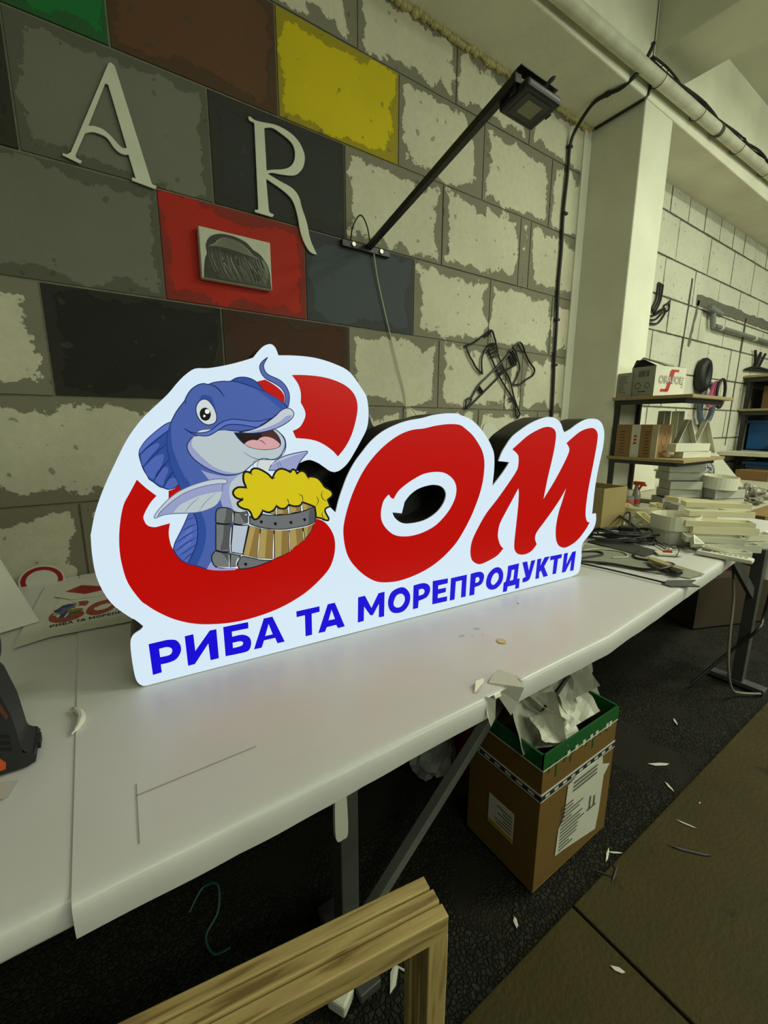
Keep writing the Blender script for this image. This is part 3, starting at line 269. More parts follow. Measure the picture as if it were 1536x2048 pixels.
rows=[((3.045,3.325),[-.6,0,.6,1.21,1.816,2.42,3.05],[None]*6),
 ((2.65,3.045),[-.99,-.39,.216,.82,1.443,2.04,2.66,3.05],[None,GREEN,BROWN,YEL,None,None,None][0:7]),
 ((2.25,2.65),[-.68,-.075,.53,1.135,1.744,2.39,2.49,3.05],[DARK,GREY,BLK,None,None,None,None]),
 ((1.86,2.25),[-.9,-.29,.32,.921,1.553,2.146,2.765,3.05],[GREY,GREY,RED,SLATE,None,None,None]),
 ((1.476,1.86),[-.68,-.076,.53,1.144,1.744,2.33,2.49,3.05],[None,BK2,MAR,None,None,None,None]),
 ((1.083,1.476),[-.92,-.32,.28,.88,1.49,2.09,2.69,3.05],[None]*7),
 ((.69,1.083),[-.66,-.051,.55,1.15,1.75,2.35,3.05],[None]*6),
 ((.30,.69),[-.92,-.32,.28,.88,1.49,2.09,2.69,3.05],[None]*7)]
for (z0,z1),xs,cs in rows:
    for i in range(len(xs)-1):
        brick(xs[i],xs[i+1],z0,z1,wall,M_block,cs[i],pro=random.uniform(0,.003))
z=3.13; zz=[3.42,3.13,2.80,2.49,2.20,1.87,1.55,1.24,.95,.6]
for k in range(len(zz)-1):
    wd=.33 if k==0 else .62; x=3.30+(.31 if k%2 else 0)-.35
    while x<9.4:
        x1=x+wd*random.uniform(.9,1.1)
        brick(max(3.2,x),x1,zz[k+1],zz[k],wall2,M_block2,gap=.0017,pro=random.uniform(0,.004)); x=x1
# chase filled with grey mortar and the dark vertical joints on the painted wall
def patch(pts,m,parent,y=-.006,name='mortar_patch',t=.004):
    mb=MB(); mb.prism([[Vector(p) for p in pts]],lambda a,b,h:Vector((a,y-h*-1,b)) if 0 else Vector((a,y-h,b)),t); return mb.build(name,m,parent)
def rough(x0,z0,x1,z1,wd,n=14,amp=.012):
    a=Vector((x0,z0)); b=Vector((x1,z1)); d=(b-a).normalized(); nn=Vector((-d.y,d.x)); up=[];dn=[]
    for i in range(n+1):
        p=a.lerp(b,i/n); up.append(p+nn*(wd/2+random.uniform(-amp,amp))); dn.append(p-nn*(wd/2+random.uniform(-amp,amp)*.4))
    return up+dn[::-1]
patch(rough(4.97,2.56,7.2,2.57,.10,22)[::-1],M_chase,wall2)
patch(rough(5.02,2.56,4.93,2.13,.05,8)[::-1],M_chase,wall2)
for a in ((4.83,2.72,4.79,1.93,.028),(6.27,2.56,6.24,1.15,.03),(5.43,1.4,5.42,1.15,.03),(4.55,1.5,4.53,1.1,.03)):
    patch(rough(*a,n=10,amp=.004)[::-1],M_mortar2,wall2)
# floor
fl=MB().bb(-3,10,-6,.1,-.12,-.012)
def aggregate():
    m=bpy.data.materials.new('aggregate_floor'); m.use_nodes=True; nt=m.node_tree; N=nt.nodes; L=nt.links; b=N['Principled BSDF']; b.inputs['Roughness'].default_value=.8; b.inputs['Specular IOR Level'].default_value=.2
    tc=N.new('ShaderNodeTexCoord'); v=N.new('ShaderNodeTexVoronoi'); v.inputs['Scale'].default_value=74; L.new(tc.outputs['Object'],v.inputs['Vector'])
    v2=N.new('ShaderNodeTexVoronoi'); v2.feature='DISTANCE_TO_EDGE'; v2.inputs['Scale'].default_value=74; L.new(tc.outputs['Object'],v2.inputs['Vector'])
    n=N.new('ShaderNodeTexNoise'); n.inputs['Scale'].default_value=3; n.inputs['Detail'].default_value=4; L.new(tc.outputs['Object'],n.inputs['Vector'])
    sp=N.new('ShaderNodeSeparateColor'); L.new(v.outputs['Color'],sp.inputs[0])
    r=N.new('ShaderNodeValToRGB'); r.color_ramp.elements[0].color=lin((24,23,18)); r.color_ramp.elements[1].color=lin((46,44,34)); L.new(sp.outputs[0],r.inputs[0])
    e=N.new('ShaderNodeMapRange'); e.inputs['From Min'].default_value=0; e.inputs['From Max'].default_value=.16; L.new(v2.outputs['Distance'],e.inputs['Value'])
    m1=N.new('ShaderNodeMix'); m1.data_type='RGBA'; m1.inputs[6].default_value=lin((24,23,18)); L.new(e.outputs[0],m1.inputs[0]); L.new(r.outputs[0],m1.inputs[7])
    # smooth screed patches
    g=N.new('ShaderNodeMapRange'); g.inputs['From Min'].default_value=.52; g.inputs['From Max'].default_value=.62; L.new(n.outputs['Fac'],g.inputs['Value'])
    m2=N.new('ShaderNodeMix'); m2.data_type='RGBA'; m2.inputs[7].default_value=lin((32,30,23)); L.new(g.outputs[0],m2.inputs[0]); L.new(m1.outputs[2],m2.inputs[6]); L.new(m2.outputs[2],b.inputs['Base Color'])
    inv=N.new('ShaderNodeMath'); inv.operation='SUBTRACT'; inv.inputs[0].default_value=1; L.new(g.outputs[0],inv.inputs[1])
    hh=N.new('ShaderNodeMath'); hh.operation='MULTIPLY'; L.new(e.outputs[0],hh.inputs[0]); L.new(inv.outputs[0],hh.inputs[1])
    bp=N.new('ShaderNodeBump'); bp.inputs['Strength'].default_value=.8; bp.inputs['Distance'].default_value=.006; L.new(hh.outputs[0],bp.inputs['Height']); L.new(bp.outputs[0],b.inputs['Normal'])
    return m
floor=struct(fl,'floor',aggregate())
M_slab=mat('floor_slab',(60,52,22),.7,spec=.2,var=.2,scale=5,bump=.35,bscale=70)
def slab_mat():
    m=M_slab; nt=m.node_tree; N=nt.nodes; L=nt.links; b=N['Principled BSDF']
    src=b.inputs['Base Color'].links[0].from_socket
    n=N.new('ShaderNodeTexNoise'); n.inputs['Scale'].default_value=9; n.inputs['Detail'].default_value=2; tc=N.new('ShaderNodeTexCoord'); L.new(tc.outputs['Object'],n.inputs['Vector'])
    r=N.new('ShaderNodeMapRange'); r.inputs['From Min'].default_value=.66; r.inputs['From Max'].default_value=.74; r.inputs['To Max'].default_value=.6; L.new(n.outputs['Fac'],r.inputs['Value'])
    mx=N.new('ShaderNodeMix'); mx.data_type='RGBA'; mx.inputs[7].default_value=lin((30,26,15)); L.new(r.outputs[0],mx.inputs[0]); L.new(src,mx.inputs[6]); L.new(mx.outputs[2],b.inputs['Base Color'])
slab_mat()
for x0,x1 in ((-2.2,1.025),(1.033,4.2),(4.208,8)):
    for y0,y1 in ((-3.6,-1.478),(-6,-3.608)):
        struct(MB().bb(x0,x1,y0,y1,-.05,0),'slab',M_slab,floor,bevel=.004)
# pillar, beams, ceiling
pil=struct(MB().bb(3.05,3.41,-.352,.05,0,3.36),'pillar',M_plaster,bevel=.008)
struct(MB().bb(-3,10,-.36,.2,3.33,4.2),'beam',M_plaster2,bevel=.008)
struct(MB().bb(3.08,3.485,-7,-.355,3.56,4.2),'beam',M_plaster,bevel=.01)
struct(MB().bb(-3,10,-7,-.36,3.94,4.2),'ceiling',M_whitewash)
# corner plaster strip beside the pillar, and the crack line on the beam joint
struct(MB().bb(2.965,3.05,-.012,.004,0,3.325),'trim_1',M_whitewash,bevel=.004)
struct(MB().bb(3.052,3.060,-.364,-.357,3.36,3.94),'trim_2',M_mortar)
foam=MB(); x=-1.5
while x<3.02:
    r=random.uniform(.010,.024); foam.lathe([(.001,-r),(r*.75,-r*.66),(r,0),(r*.75,r*.66),(.001,r)],(x,-.008,3.322+random.uniform(-.008,.006)),7); x+=r*random.uniform(.8,1.3)
o=struct(foam,'trim_3',mat('expanding_foam',(186,174,120),.8,var=.25,scale=30),sm=True)
# ---------------------------------------------------------------- lightbox sign
P0=Vector((.044,-.976,.8018)); SU=Vector((.99666466,-.0816061,0)); SN=Vector((-.0816061,-.99666466,0))
def sp(a,b,h=0): return P0+SU*a+Vector((0,0,b))+SN*h
def U(l): return [(a[0]*1e-4,a[1]*1e-4)+tuple(a[2:]) for a in l]
PAL=dict(blu=(72,96,166),dkb=(46,76,150),dk2=(48,80,162),ltb=(76,100,178),lt2=(88,112,190),nav=(22,40,92),sla=(92,108,140),lav=(150,158,200),gry=(184,197,201),wht=(208,216,214),lip=(192,203,211),mth=(34,24,24),brn=(74,42,42),pnk=(212,163,164),whk=(80,100,166),blk=(22,23,20),hil=(235,240,240),mg1=(112,117,117),mg2=(80,84,84),mg3=(106,110,112),mgl=(178,192,206),tan=(168,148,86),tn2=(136,112,60),yel=(210,192,24),red=(184,8,4),deep=(16,0,212),white=(214,233,247))
def film(c): 
    k=PAL[c]
    return mat('film_'+c,tuple(x*.32 for x in k),.3,var=0,emit=k,strength=.95,spec=.2)
sign=thing('lightbox_sign','glowing white cut-out sign with red letters and a blue catfish, standing on the white table','sign',tuple(sp(.75,0,-.05)))
out=smooth(U(SIGN['outline'])); hole=smooth(U(SIGN['hole']))
for p in out: p.y=max(p.y,0.0)
MB().poly([out,hole[::-1] if 0 else hole],lambda a,b:sp(a,b,0)).build('face',film('white'),sign)
M_case=mat('black_casing',(19,20,18),.45,var=.05)
mb=MB().walls([out,hole],lambda a,b,h:sp(a,b,h),-.004,-.095); mb.poly([out],lambda a,b:sp(a,b,-.095)); mb.build('casing',M_case,sign)
MB().walls([out,hole],lambda a,b,h:sp(a,b,h),0,-.004).build('acrylic_edge',mat('acrylic_edge',(196,205,190),.3,var=0,emit=(150,160,140),strength=.5),sign)
MB().poly([smooth(U(GAP))],lambda a,b:sp(a,b,-.0945)).build('back_panel',M_case,sign)
lay=[0.0004]
def nxt(): lay[0]+=.00006; return lay[0]
def filmpoly(name,c,loops,h=None):
    h=h or nxt(); return MB().poly(loops,lambda a,b:sp(a,b,h)).build(name,film(c),sign)
for k in ('redC','redC2','redC3','redC4'): o=filmpoly('red_letter',"red",[smooth(U(SIGN[k]))])
filmpoly('red_letter','red',[smooth(U(SIGN['redO'])),smooth(U(SIGN['redOh']))]); filmpoly('red_letter','red',[smooth(U(SIGN['redM']))])
for ch,lps in LETTERS: filmpoly('blue_letter','deep',[smooth(U(l),n=3) for l in lps])
acc={}; order=[]
def put(name,c,fn):
    k=(name,c)
    if k not in acc: acc[k]=MB(); order.append(k)
    fn(acc[k])
OUTL={'n':('nav',.0020),'s':('sla',.0016),'k':('blk',.0024),'K':('blk',.0046)}
for name,c,pts,oo in FISH:
    q=smooth(U(pts)); h=nxt(); put(name,c,lambda m:m.poly([q],lambda a,b:sp(a,b,h)))
    if oo:
        oc,wd=OUTL[oo]; h2=nxt(); qq=q+[q[0],q[1]]
        P=q; N=len(P)
        def ring(m):
            v=[];f=[]
            for i in range(N):
                d=(P[(i+1)%N]-P[i-1]); d=d.normalized() if d.length>1e-9 else Vector((1,0)); nn=Vector((-d.y,d.x))
                for sg in (-1,1): w_=P[i]+nn*sg*wd/2; v.append(sp(w_.x,w_.y,h2))
            for i in range(N): j=(i+1)%N; f.append((2*i,2*j,2*j+1,2*i+1))
            m.add(v,f)
        put(name,oc,ring)
for name,c,wd,pts in FISHL:
    q=smooth(U(pts),closed=False); h=nxt(); put(name,c,lambda m:m.ribbon(q,wd*1.1e-3,lambda a,b:sp(a,b,h)))
first={}
for k in order:
    if k[0] in first: acc[k].build('print',film(k[1]),first[k[0]])
    else: first[k[0]]=acc[k].build(k[0],film(k[1]),sign)
# ---------------------------------------------------------------- metal letters, axes, picture on the wall
M_lett=mat('brushed_letter',(205,208,186),.4,metal=.0,var=.08,scale=14)
for ch,lab in (('A','large pale metal letter A with a wavy crossbar on the grey blocks'),('R','large pale metal letter R with a long curled leg on the black block')):
    m=MB().prism([smooth(U(l)) for l in WALLL[ch]],lambda a,b,h:Vector((a,-.012-h,b)),.006)
    for zx in ((.06,.03),): pass
    single(m,'wall_letter',M_lett,lab,'letter')
M_wire=mat('black_wire',(16,16,14),.5,var=0)
m=MB()
for l in AXES: m.tube([(a*1e-4,-.014,b*1e-4) for a,b in l],.0062,6,sm=3)
single(m,'wire_axes',M_wire,'black wire outline of two crossed axes fixed on the pale block wall','wall decoration')
m=MB()
zc=lambda a,b:(4.148+(a-1310)*.0115,-.014,2.572-(b-565)*.00385)
for l in ([(1313,565),(1312,600),(1307,622)],[(1320,567),(1319,600),(1313,625)],[(1316,566),(1316,600),(1310,624)],[(1313,565),(1320,567)],[(1307,622),(1313,628),(1320,618),(1328,612)],[(1305,652),(1318,648),(1326,630),(1330,615)],[(1305,645),(1315,640),(1324,622)],[(1305,637),(1313,632),(1322,620)],[(1330,618),(1334,610),(1332,600),(1326,606),(1326,614),(1330,618)],[(1332,600),(1334,592)]):
    m.tube([zc(*p) for p in l],.008,6,sm=3)
single(m,'wire_figure',M_wire,'black wire outline figure on the painted wall just behind the pillar','wall decoration')
pic=thing('canvas_picture','small grey canvas with a pencil sketch of swirling hair hung on the red block','picture',(.6,-.004,1.953))
MB().bb(.455,.745,-.034,-.004,1.955,2.143).build('canvas',mat('canvas_cloth',(196,199,178),.8,var=.05,scale=60),pic,bevel=.003)
M_pen=mat('pencil_dark',(62,63,55),.8,var=.3,scale=40); M_pen2=mat('pencil_light',(150,152,134),.8,var=.15)
m=MB(); hair=smooth([(.462,1.957,1),(.465,1.99),(.472,2.03),(.480,2.05),(.478,2.08),(.496,2.112),(.535,2.131),(.59,2.134),(.64,2.122),(.668,2.10),(.70,2.085),(.728,2.05),(.738,2.01),(.741,1.957,1)])
m.poly([hair],lambda a,b:Vector((a,-.0345,b))); sk=m.build('sketch',M_pen,pic)
m=MB()
J=lambda:random.uniform(-.006,.006)
for i in range(34):
    t=i/33; m.ribbon(smooth([(.49+.2*t+J(),2.075-.012*math.sin(3*t)+J()),(.485+.19*t+.03*t+J(),2.035),(.50+.19*t+.045*t+J(),1.995),(.53+.17*t+.03*t,1.962)],False,5),.0008+.0016*random.random(),lambda a,b:Vector((a,-.0349,b)))
for i in range(12):
    t=i/11; m.ribbon(smooth([(.488+.02*t,2.078+.012*t),(.55,2.085+.035*t),(.62,2.078+.035*t),(.70-.03*t,2.066+.012*t)],False,5),.0016,lambda a,b:Vector((a,-.0349,b)))
for i in range(8):
    t=i/7; m.ribbon(smooth([(.70+.01*t,2.07),(.715+.015*t,2.03),(.70+.025*t,1.98)],False,5),.0014,lambda a,b:Vector((a,-.0349,b)))
m.build('hair_strokes',M_pen2,sk)
# ---------------------------------------------------------------- floodlight on its arm, cables, pipe
M_blackm=mat('black_metal',(30,30,27),.45,var=.08); M_dark=mat('dark_plastic',(20,20,18),.55,var=.05)
fl_=thing('floodlight','black square floodlight on a long square-tube arm bolted to the block wall','lamp',(1.24,-.01,2.23))
MB().bb(1.105,1.38,-.022,-.002,2.213,2.243).build('base_bar',M_blackm,fl_,bevel=.002)
for xx in (1.165,1.325): MB().lathe([(.001,-.004),(.010,-.004),(.010,.004),(.001,.004)],(xx,-.026,2.229),12,euler(90)).build('screw',mat('zinc',(190,190,175),.35,metal=.7),fl_)
A0=Vector((1.255,-.02,2.236)); A1=Vector((1.125,-1.02,2.345)); d=(A1-A0).normalized(); sd=d.cross(Vector((0,0,1))).normalized(); up=sd.cross(d)
m=MB(); r=.0125; v=[A+sd*a*r+up*b*r for A in (A0,A1) for a,b in ((-1,-1),(1,-1),(1,1),(-1,1))]
m.add(v,[(0,1,2,3),(7,6,5,4),(0,4,5,1),(1,5,6,2),(2,6,7,3),(3,7,4,0)]); m.build('arm',M_blackm,fl_,bevel=.002)
FC=Vector((1.197,-1.005,2.30)); FR=euler(0,0,-6)@euler(-4,6,0)
def fp(a,b,c): return FC+FR@Vector((a,b,c))
m=MB().box(FC+FR@Vector((0,0,.012)),(.138,.118,.024),FR); m.build('housing',M_blackm,fl_,bevel=.008)
m=MB().box(FC+FR@Vector((0,0,.034)),(.10,.085,.022),FR,taper=.8); m.build('driver_box',M_dark,fl_,bevel=.004)
m=MB().box(FC+FR@Vector((0,0,-.0006)),(.094,.08,.001),FR); m.build('glass',mat('lamp_glass_dark',(34,34,30),.15,var=0),fl_)
m=MB().box(FC+FR@Vector((0,0,-.0016)),(.056,.048,.001),FR); m.build('led_panel',mat('led_panel',(150,148,112),.35,var=.1,scale=60),fl_)
m=MB()
for sx in (-1,1): m.box(FC+FR@Vector((sx*.074,-.005,.035)),(.004,.022,.06),FR)
m.box(FC+FR@Vector((0,-.02,.064)),(.152,.03,.004),FR); m.build('yoke',M_blackm,fl_,bevel=.001)
MB().tube([fp(.02,-.03,.045),fp(.04,-.05,.07),fp(.05,-.02,.085),fp(.05,.01,.05)],.004,8,sm=5).build('lead',M_dark,fl_,sm=True)
MB().tube([(1.155,-.012,2.24),(1.158,-.03,2.30),(1.18,-.045,2.345),(1.205,-.045,2.35),(1.235,-.04,2.31),(1.255,-.03,2.25)],.0035,8,sm=6).build('cable_loop',M_dark,fl_,sm=True)
pts=[(1.285,-.018,2.215),(1.31,-.012,2.11),(1.345,-.012,1.99),(1.385,-.01,1.87),(1.44,-.012,1.70),(1.49,-.01,1.56),(1.505,-.012,1.475),(1.52,-.03,1.472),(1.545,-.05,1.43),(1.56,-.06,1.36)]
single(MB().tube(pts,.003,8,sm=6),'lamp_cable',mat('white_cable',(188,186,160),.5,var=.05),'thin white cable hanging down the wall from the floodlight bracket to behind the sign','cable',sm=True)
cb=thing('power_cable','thick black cable clipped down the block wall beside the pillar up to the ceiling pipe','cable',(2.83,-.015,.9))
pts=[(2.84,-.016,.95),(2.835,-.016,1.49),(2.818,-.016,1.82),(2.806,-.018,2.1),(2.796,-.016,2.33),(2.80,-.016,2.55),(2.79,-.016,2.76),(2.80,-.018,3.0),(2.80,-.02,3.15),(2.81,-.05,3.24),(2.795,-.16,3.312),(2.80,-.26,3.315),(2.82,-.33,3.32),(2.86,-.40,3.38),(2.90,-.44,3.49),(2.905,-.43,3.50)]
MB().tube(pts,.0105,10,sm=6).build('cable',M_dark,cb,sm=True)
for p in ((2.80,-.018,3.15),(2.80,-.02,2.76),(2.806,-.018,2.10),(2.822,-.018,1.8),(2.80,-.25,3.318)): MB().box(p,(.034,.03,.016)).build('clip',M_dark,cb,bevel=.003)
pp=thing('ceiling_pipe','dirty white pipe running along the beam below the ceiling with black cables on top','pipe',(2.9,-.42,3.40))
pa=Vector((-1.5,-.41,3.27)); pb=Vector((9,-.41,3.575))
def pz(x): return pa.lerp(pb,(x+1.5)/10.5)
MB().tube([pz(-1.5),pz(2),pz(4),pz(9)],.036,16).build('pipe',mat('pipe_paint',(205,203,182),.55,var=.22,scale=9,bump=.2),pp,sm=True)
for x in (1.8,3.93,6): MB().tube([pz(x-.02)+Vector((0,.0,0)),pz(x+.02)],.04,16).build('clamp',M_mortar2,pp)
for i,(r,ph) in enumerate(((.009,0),(.006,2),(.006,4))):
    pts=[]
    for k in range(40):
        x=2.92+k*.14; q=pz(x); pts.append(q+Vector((0,-.012+.014*math.sin(k*.9+ph),.046+.012*math.sin(k*.6+ph*1.7))))
    MB().tube(pts,r,7,sm=2).build('cable',M_dark,pp,sm=True)
for x in (3.05,3.6,4.3,4.9): MB().tube([pz(x)+Vector((0,.052*math.cos(a),.052*math.sin(a)+.008)) for a in [k*math.pi/6 for k in range(12)]],.0025,5,closed=True).build('cable_tie',M_dark,pp)
pts=[(3.06,-.375,3.46),(3.05,-.37,3.40),(3.045,-.365,3.345),(3.03,-.355,3.322),(3.035,-.18,3.322),(3.04,-.03,3.322)]
single(MB().tube(pts,.008,8),'thin_cable',M_dark,'short black cable tucked into the corner between pillar and beam','cable',sm=True)
single(MB().tube([(3.075,-.78,3.80),(3.05,-.78,3.80),(3.045,-.78,3.78),(3.055,-.78,3.765)],.008,8,sm=3),'ceiling_hook',M_dark,'small dark hook on the side of the cross beam','hook',sm=True)
# ---------------------------------------------------------------- work table
M_paper=mat('table_paper',(207,206,203),.32,var=.05,scale=3,bump=.12,bscale=14,spec=.45)
M_steel=mat('grey_steel',(84,86,84),.45,metal=.3,var=.12,scale=20)
M_chip=mat('chipboard',(150,132,92),.7,var=.2,scale=60)
def yf(x): return -1.437 if x<1.15 else -1.437+(x-1.15)*.0825
tb=thing('work_table','long workbench covered in white paper with grey steel legs under the lightbox sign','table',(1.2,-.8,0))
m=MB(); L_=[Vector((-1.7,-1.405)),Vector((1.15,-1.42)),Vector((3.45,-1.23)),Vector((3.45,-.37)),Vector((3.04,-.37)),Vector((3.04,-.02)),Vector((-1.7,-.02))]
m.prism([L_],lambda a,b,h:Vector((a,b,.796+h)),.03); m.build('tabletop',M_chip,tb)
def bar(a,b,w_,d_):
    a=Vector(a);b=Vector(b); z=(b-a).normalized(); sx=z.cross(Vector((0,1,0))); sx=sx.normalized() if sx.length>.01 else Vector((1,0,0)); sy=z.cross(sx)
    R=Matrix((sx,sy,z)).transposed(); return MB().box((a+b)/2,(w_,d_,(b-a).length),R)
for (x,y) in ((.43,-1.2),(.43,-.2),(2.8,-1.33),(2.8,-.2),(-1.3,-1.2)):
    bar((x,y,.02),(x,y,.765),.05,.05).build('leg',M_steel,tb,bevel=.003)
    MB().bb(x-.03,x+.03,y-.12,y+.12,0,.025).build('foot',M_steel,tb,bevel=.003)
bar((.45,-1.2,.03),(1.25,-1.2,.76),.028,.03).build('brace',mat('brace_steel',(112,114,108),.4,metal=.2,var=.1),tb,bevel=.002)
bar((2.78,-1.33,.52),(2.5,-1.30,.76),.05,.02).build('brace',M_steel,tb,bevel=.002)
for y in (-1.2,-.2): MB().bb(-1.65,2.83,y-.02,y+.02,.735,.765).build('rail',M_steel,tb)
def cover(name,x0,x1,fz,label,dz=0,wr=.001,tear=None):
    xs=[]; x=x0
    while x<x1: xs.append(x); x+=.02
    xs.append(x1); prof=[(0,0)]+[(-1.437+.02+ (1-k/30)*1.39,0) for k in range(0,31)]+[(.012,-.0008),(.005,-.004),(.001,-.011),(0,-.022),(-.001,-.035),(.001,fz+.004),(.006,fz)]
    v=[];f=[]; n=len(prof)
    from mathutils import noise
    for x in xs:
        F=yf(x)+(0 if dz==0 else .012)
        for k,(a,b) in enumerate(prof):
            if k==0: y=-.008; z=.8
            elif k<=31: t=(k-1)/30; y=-.03+(F+.022+.03)*t; z=.8
            else: y=F+a; z=.8+b
            q=noise.noise(Vector((x*3.1,y*3.1,2)))+.6*noise.noise(Vector((x*9,y*7,5)))
            if k<=31: z+=wr*q
            else: y-=abs(q)*.004*min(1,-b/.02); z+=(noise.noise(Vector((x*2.3,1,7)))*.008 if k>=n-2 else 0)
            v.append((x,y,z+dz))
    for i in range(len(xs)-1):
        for k in range(n-1):
            xm=xs[i]
            if tear and tear[0]<xm<tear[1] and k>=n-6+random.randint(0,1): continue
            if xm>3.01 and v[i*n+k][1]>-.41: continue
            f.append((i*n+k,i*n+k+1,(i+1)*n+k+1,(i+1)*n+k))
    m=MB(); m.add(v,f); return m
cv=thing('paper_cover','large glossy white paper sheet covering the workbench, wrapped over its front edge and torn','paper',(1.2,-.8,.8))
cover('a',-.078,3.46,-.056,'',tear=(.66,.735)).build('sheet',M_paper,cv,sm=True)
m=MB()
for a,b in (((.004,-1.299),(.196,-1.299)),((.006,-1.272),(-.0005,-1.393))):
    m.ribbon([a,b],.0016,lambda x,y:Vector((x,y,.8018)))
m.build('pen_line',mat('pencil_line',(156,146,124),.7,var=.3),cv)
m=MB()
for a in ((.80,-1.20),(.83,-1.22),(.87,-1.19),(.86,-1.23),(1.12,-1.15),(1.3,-1.08)):
    m.ribbon([a,(a[0]+random.uniform(-.012,.02),a[1]+random.uniform(-.02,.02))],.0022,lambda x,y:Vector((x,y,.8022)))
m.build('ink_mark',mat('ink_mark',(92,92,92),.7,var=.3),cv)
m=MB(); m.poly([smooth([(.868,-1.277),(.882,-1.27),(.889,-1.285),(.878,-1.30),(.864,-1.29)])],lambda a,b:Vector((a,b,.8023))); m.build('stain',mat('glue_stain',(196,176,112),.4,var=.3,scale=60),cv)
def flap(name,pts,parent,m_):
    m=MB(); m.add(pts,[tuple(range(len(pts)))]) if len(pts)<5 else m.add(pts,[(0,i,i+1) for i in range(1,len(pts)-1)])
    return m.build(name,m_,parent)
M_paper2=mat('torn_paper',(218,216,202),.6,var=.04)
flap('torn_flap',[(.70,-1.40,.803),(.735,-1.395,.822),(.752,-1.43,.818),(.747,-1.462,.806),(.741,-1.452,.765),(.727,-1.447,.735)],cv,M_paper2)
flap('torn_flap',[(.735,-1.395,.822),(.775,-1.425,.803),(.79,-1.447,.795),(.752,-1.43,.818)],cv,M_paper2)
flap('torn_flap',[(.645,-1.41,.803),(.668,-1.39,.812),(.70,-1.385,.806),(.692,-1.393,.803),(.66,-1.414,.806)],cv,M_paper2)
flap('torn_flap',[(.655,-1.43,.802),(.668,-1.45,.80),(.664,-1.455,.76),(.655,-1.452,.74),(.648,-1.445,.77)],cv,M_paper2)
lc=thing('paper_cover','narrower white paper sheet on the left end of the workbench under the power tool','paper',(-.9,-.8,.8))
cover('b',-1.7,-.05,-.045,'',dz=-.0025,wr=.001).build('sheet',M_paper,lc,sm=True)
m=MB(); m.tube([(-.088,-.985,.803),(-.076,-1.0,.806),(-.068,-1.03,.806),(-.074,-1.06,.805),(-.084,-1.075,.803)],[.002,.006,.007,.005,.002],8,sm=4); m.build('torn_curl',M_paper2,cv,sm=True)
flap('torn_curl',[(-.09,-.978,.803),(-.075,-.995,.812),(-.066,-1.005,.805),(-.078,-1.0,.803)],cv,M_paper2)
# ---------------------------------------------------------------- paper things at the left
M_print=mat('printer_paper',(206,205,190),.5,var=.03)
sh=thing('printed_layout','white sheet printed with a small copy of the fish sign beside the sign','paper',(0,-.4,.802))
m=MB(); m.prism([[Vector(p) for p in ((-.166,-.575),(.16,-.60),(.15,-.30),(-.13,-.235))]],lambda a,b,h:Vector((a,b,.8045+h)),.0008); m.build('sheet',M_print,sh)
def pr(a,b,h=.8049): return Vector((-.1498+a*.182,-.518+b*.27,h))
def dull(c): 
    k=PAL[c]; g=(150,62,44) if c=='red' else ((36,36,44) if c=='deep' else tuple(x*.62 for x in k))
    return mat('ink_'+c,g,.6,var=0)
for i,k in enumerate(('redC','redC2')): MB().poly([smooth(U(SIGN[k]),n=2)],lambda a,b:pr(a,b)).build('print',dull('red'),sh)
MB().poly([smooth(U(SIGN['redO']),n=2),smooth(U(SIGN['redOh']),n=2)],lambda a,b:pr(a,b)).build('print',dull('red'),sh)
MB().poly([smooth(U(SIGN['redM']),n=2)],lambda a,b:pr(a,b)).build('print',dull('red'),sh)
m=MB()
for ch,lps in LETTERS: m.poly([smooth(U(l),n=2) for l in lps],lambda a,b:pr(a,b))
m.build('lettering',dull('deep'),sh)
hh=.80494
for name,c,pts,oo in FISH:
    if name in ('body','back_fin','chin','foam','mug_stave','left_fin','mug_hoop','upper_lip','whisker') and oo:
        hh+=.00002; MB().poly([smooth(U(pts),n=2)],lambda a,b,h=hh:pr(a,b,h)).build('print',dull(c),sh)
m=MB(); m.prism([[Vector(p) for p in ((-.22,-.60),(-.07,-.55),(.06,-.19),(-.03,-.05),(-.18,-.09))]],lambda a,b,h:Vector((a,b,.8032+h)),.0008); single(m,'blank_sheet',M_print,'blank white sheet lying under the printed layout near the wall','paper')
rd=thing('red_arrow_print','white card with a large red diamond behind the printed layout','card',(-.06,-.25,.81))
m=MB(); m.prism([[Vector(p) for p in ((-.145,-.245),(-.11,-.175),(-.045,-.13),(.10,-.24),(.10,-.33),(-.10,-.30))]],lambda a,b,h:Vector((a,b,.8065+.02*(b+.3)+h)),.001); m.build('card',M_print,rd)
m=MB(); m.poly([[Vector(p) for p in ((-.118,-.212),(-.071,-.17),(.03,-.255),(-.06,-.272))]],lambda a,b:Vector((a,b,.8069+.02*(b+.3)))); m.build('red_diamond',mat('red_vinyl',(150,22,18),.4,var=.05),rd)
ra=thing('round_sticker','white disc with a red ring standing against the wall at the far left','card',(-.19,-.02,.80))
def arc(r): return [Vector((-.192+r*1.25*math.cos(a),.7655+r*math.sin(a))) for a in [2*math.pi*i/32 for i in range(32)]]
fa=lambda a,b,h=0:Vector((a,-.022-(.85-b)*.15-h,b+.045))
MB().prism([arc(.055)],fa,.002).build('disc',M_print,ra); MB().poly([arc(.05),arc(.038)],lambda a,b:fa(a,b,.0006)).build('red_ring',mat('red_vinyl',(150,22,18)),ra)
m=MB(); fn=lambda a,b,h:Vector((-.36+a,-.56+b*.32+a*.35,.803+b*.95))+Vector((0,-.9,.3))*h
m=MB()
bt=[(-.62,-.58,.80),(-.198,-.425,.80)]; tp=[(-.75,-.06,1.5),(-.44,-.06,1.33)]
bk=thing('leaning_board','white paper-wrapped board leaning against the wall at the left edge','board',(-.4,-.5,.8))
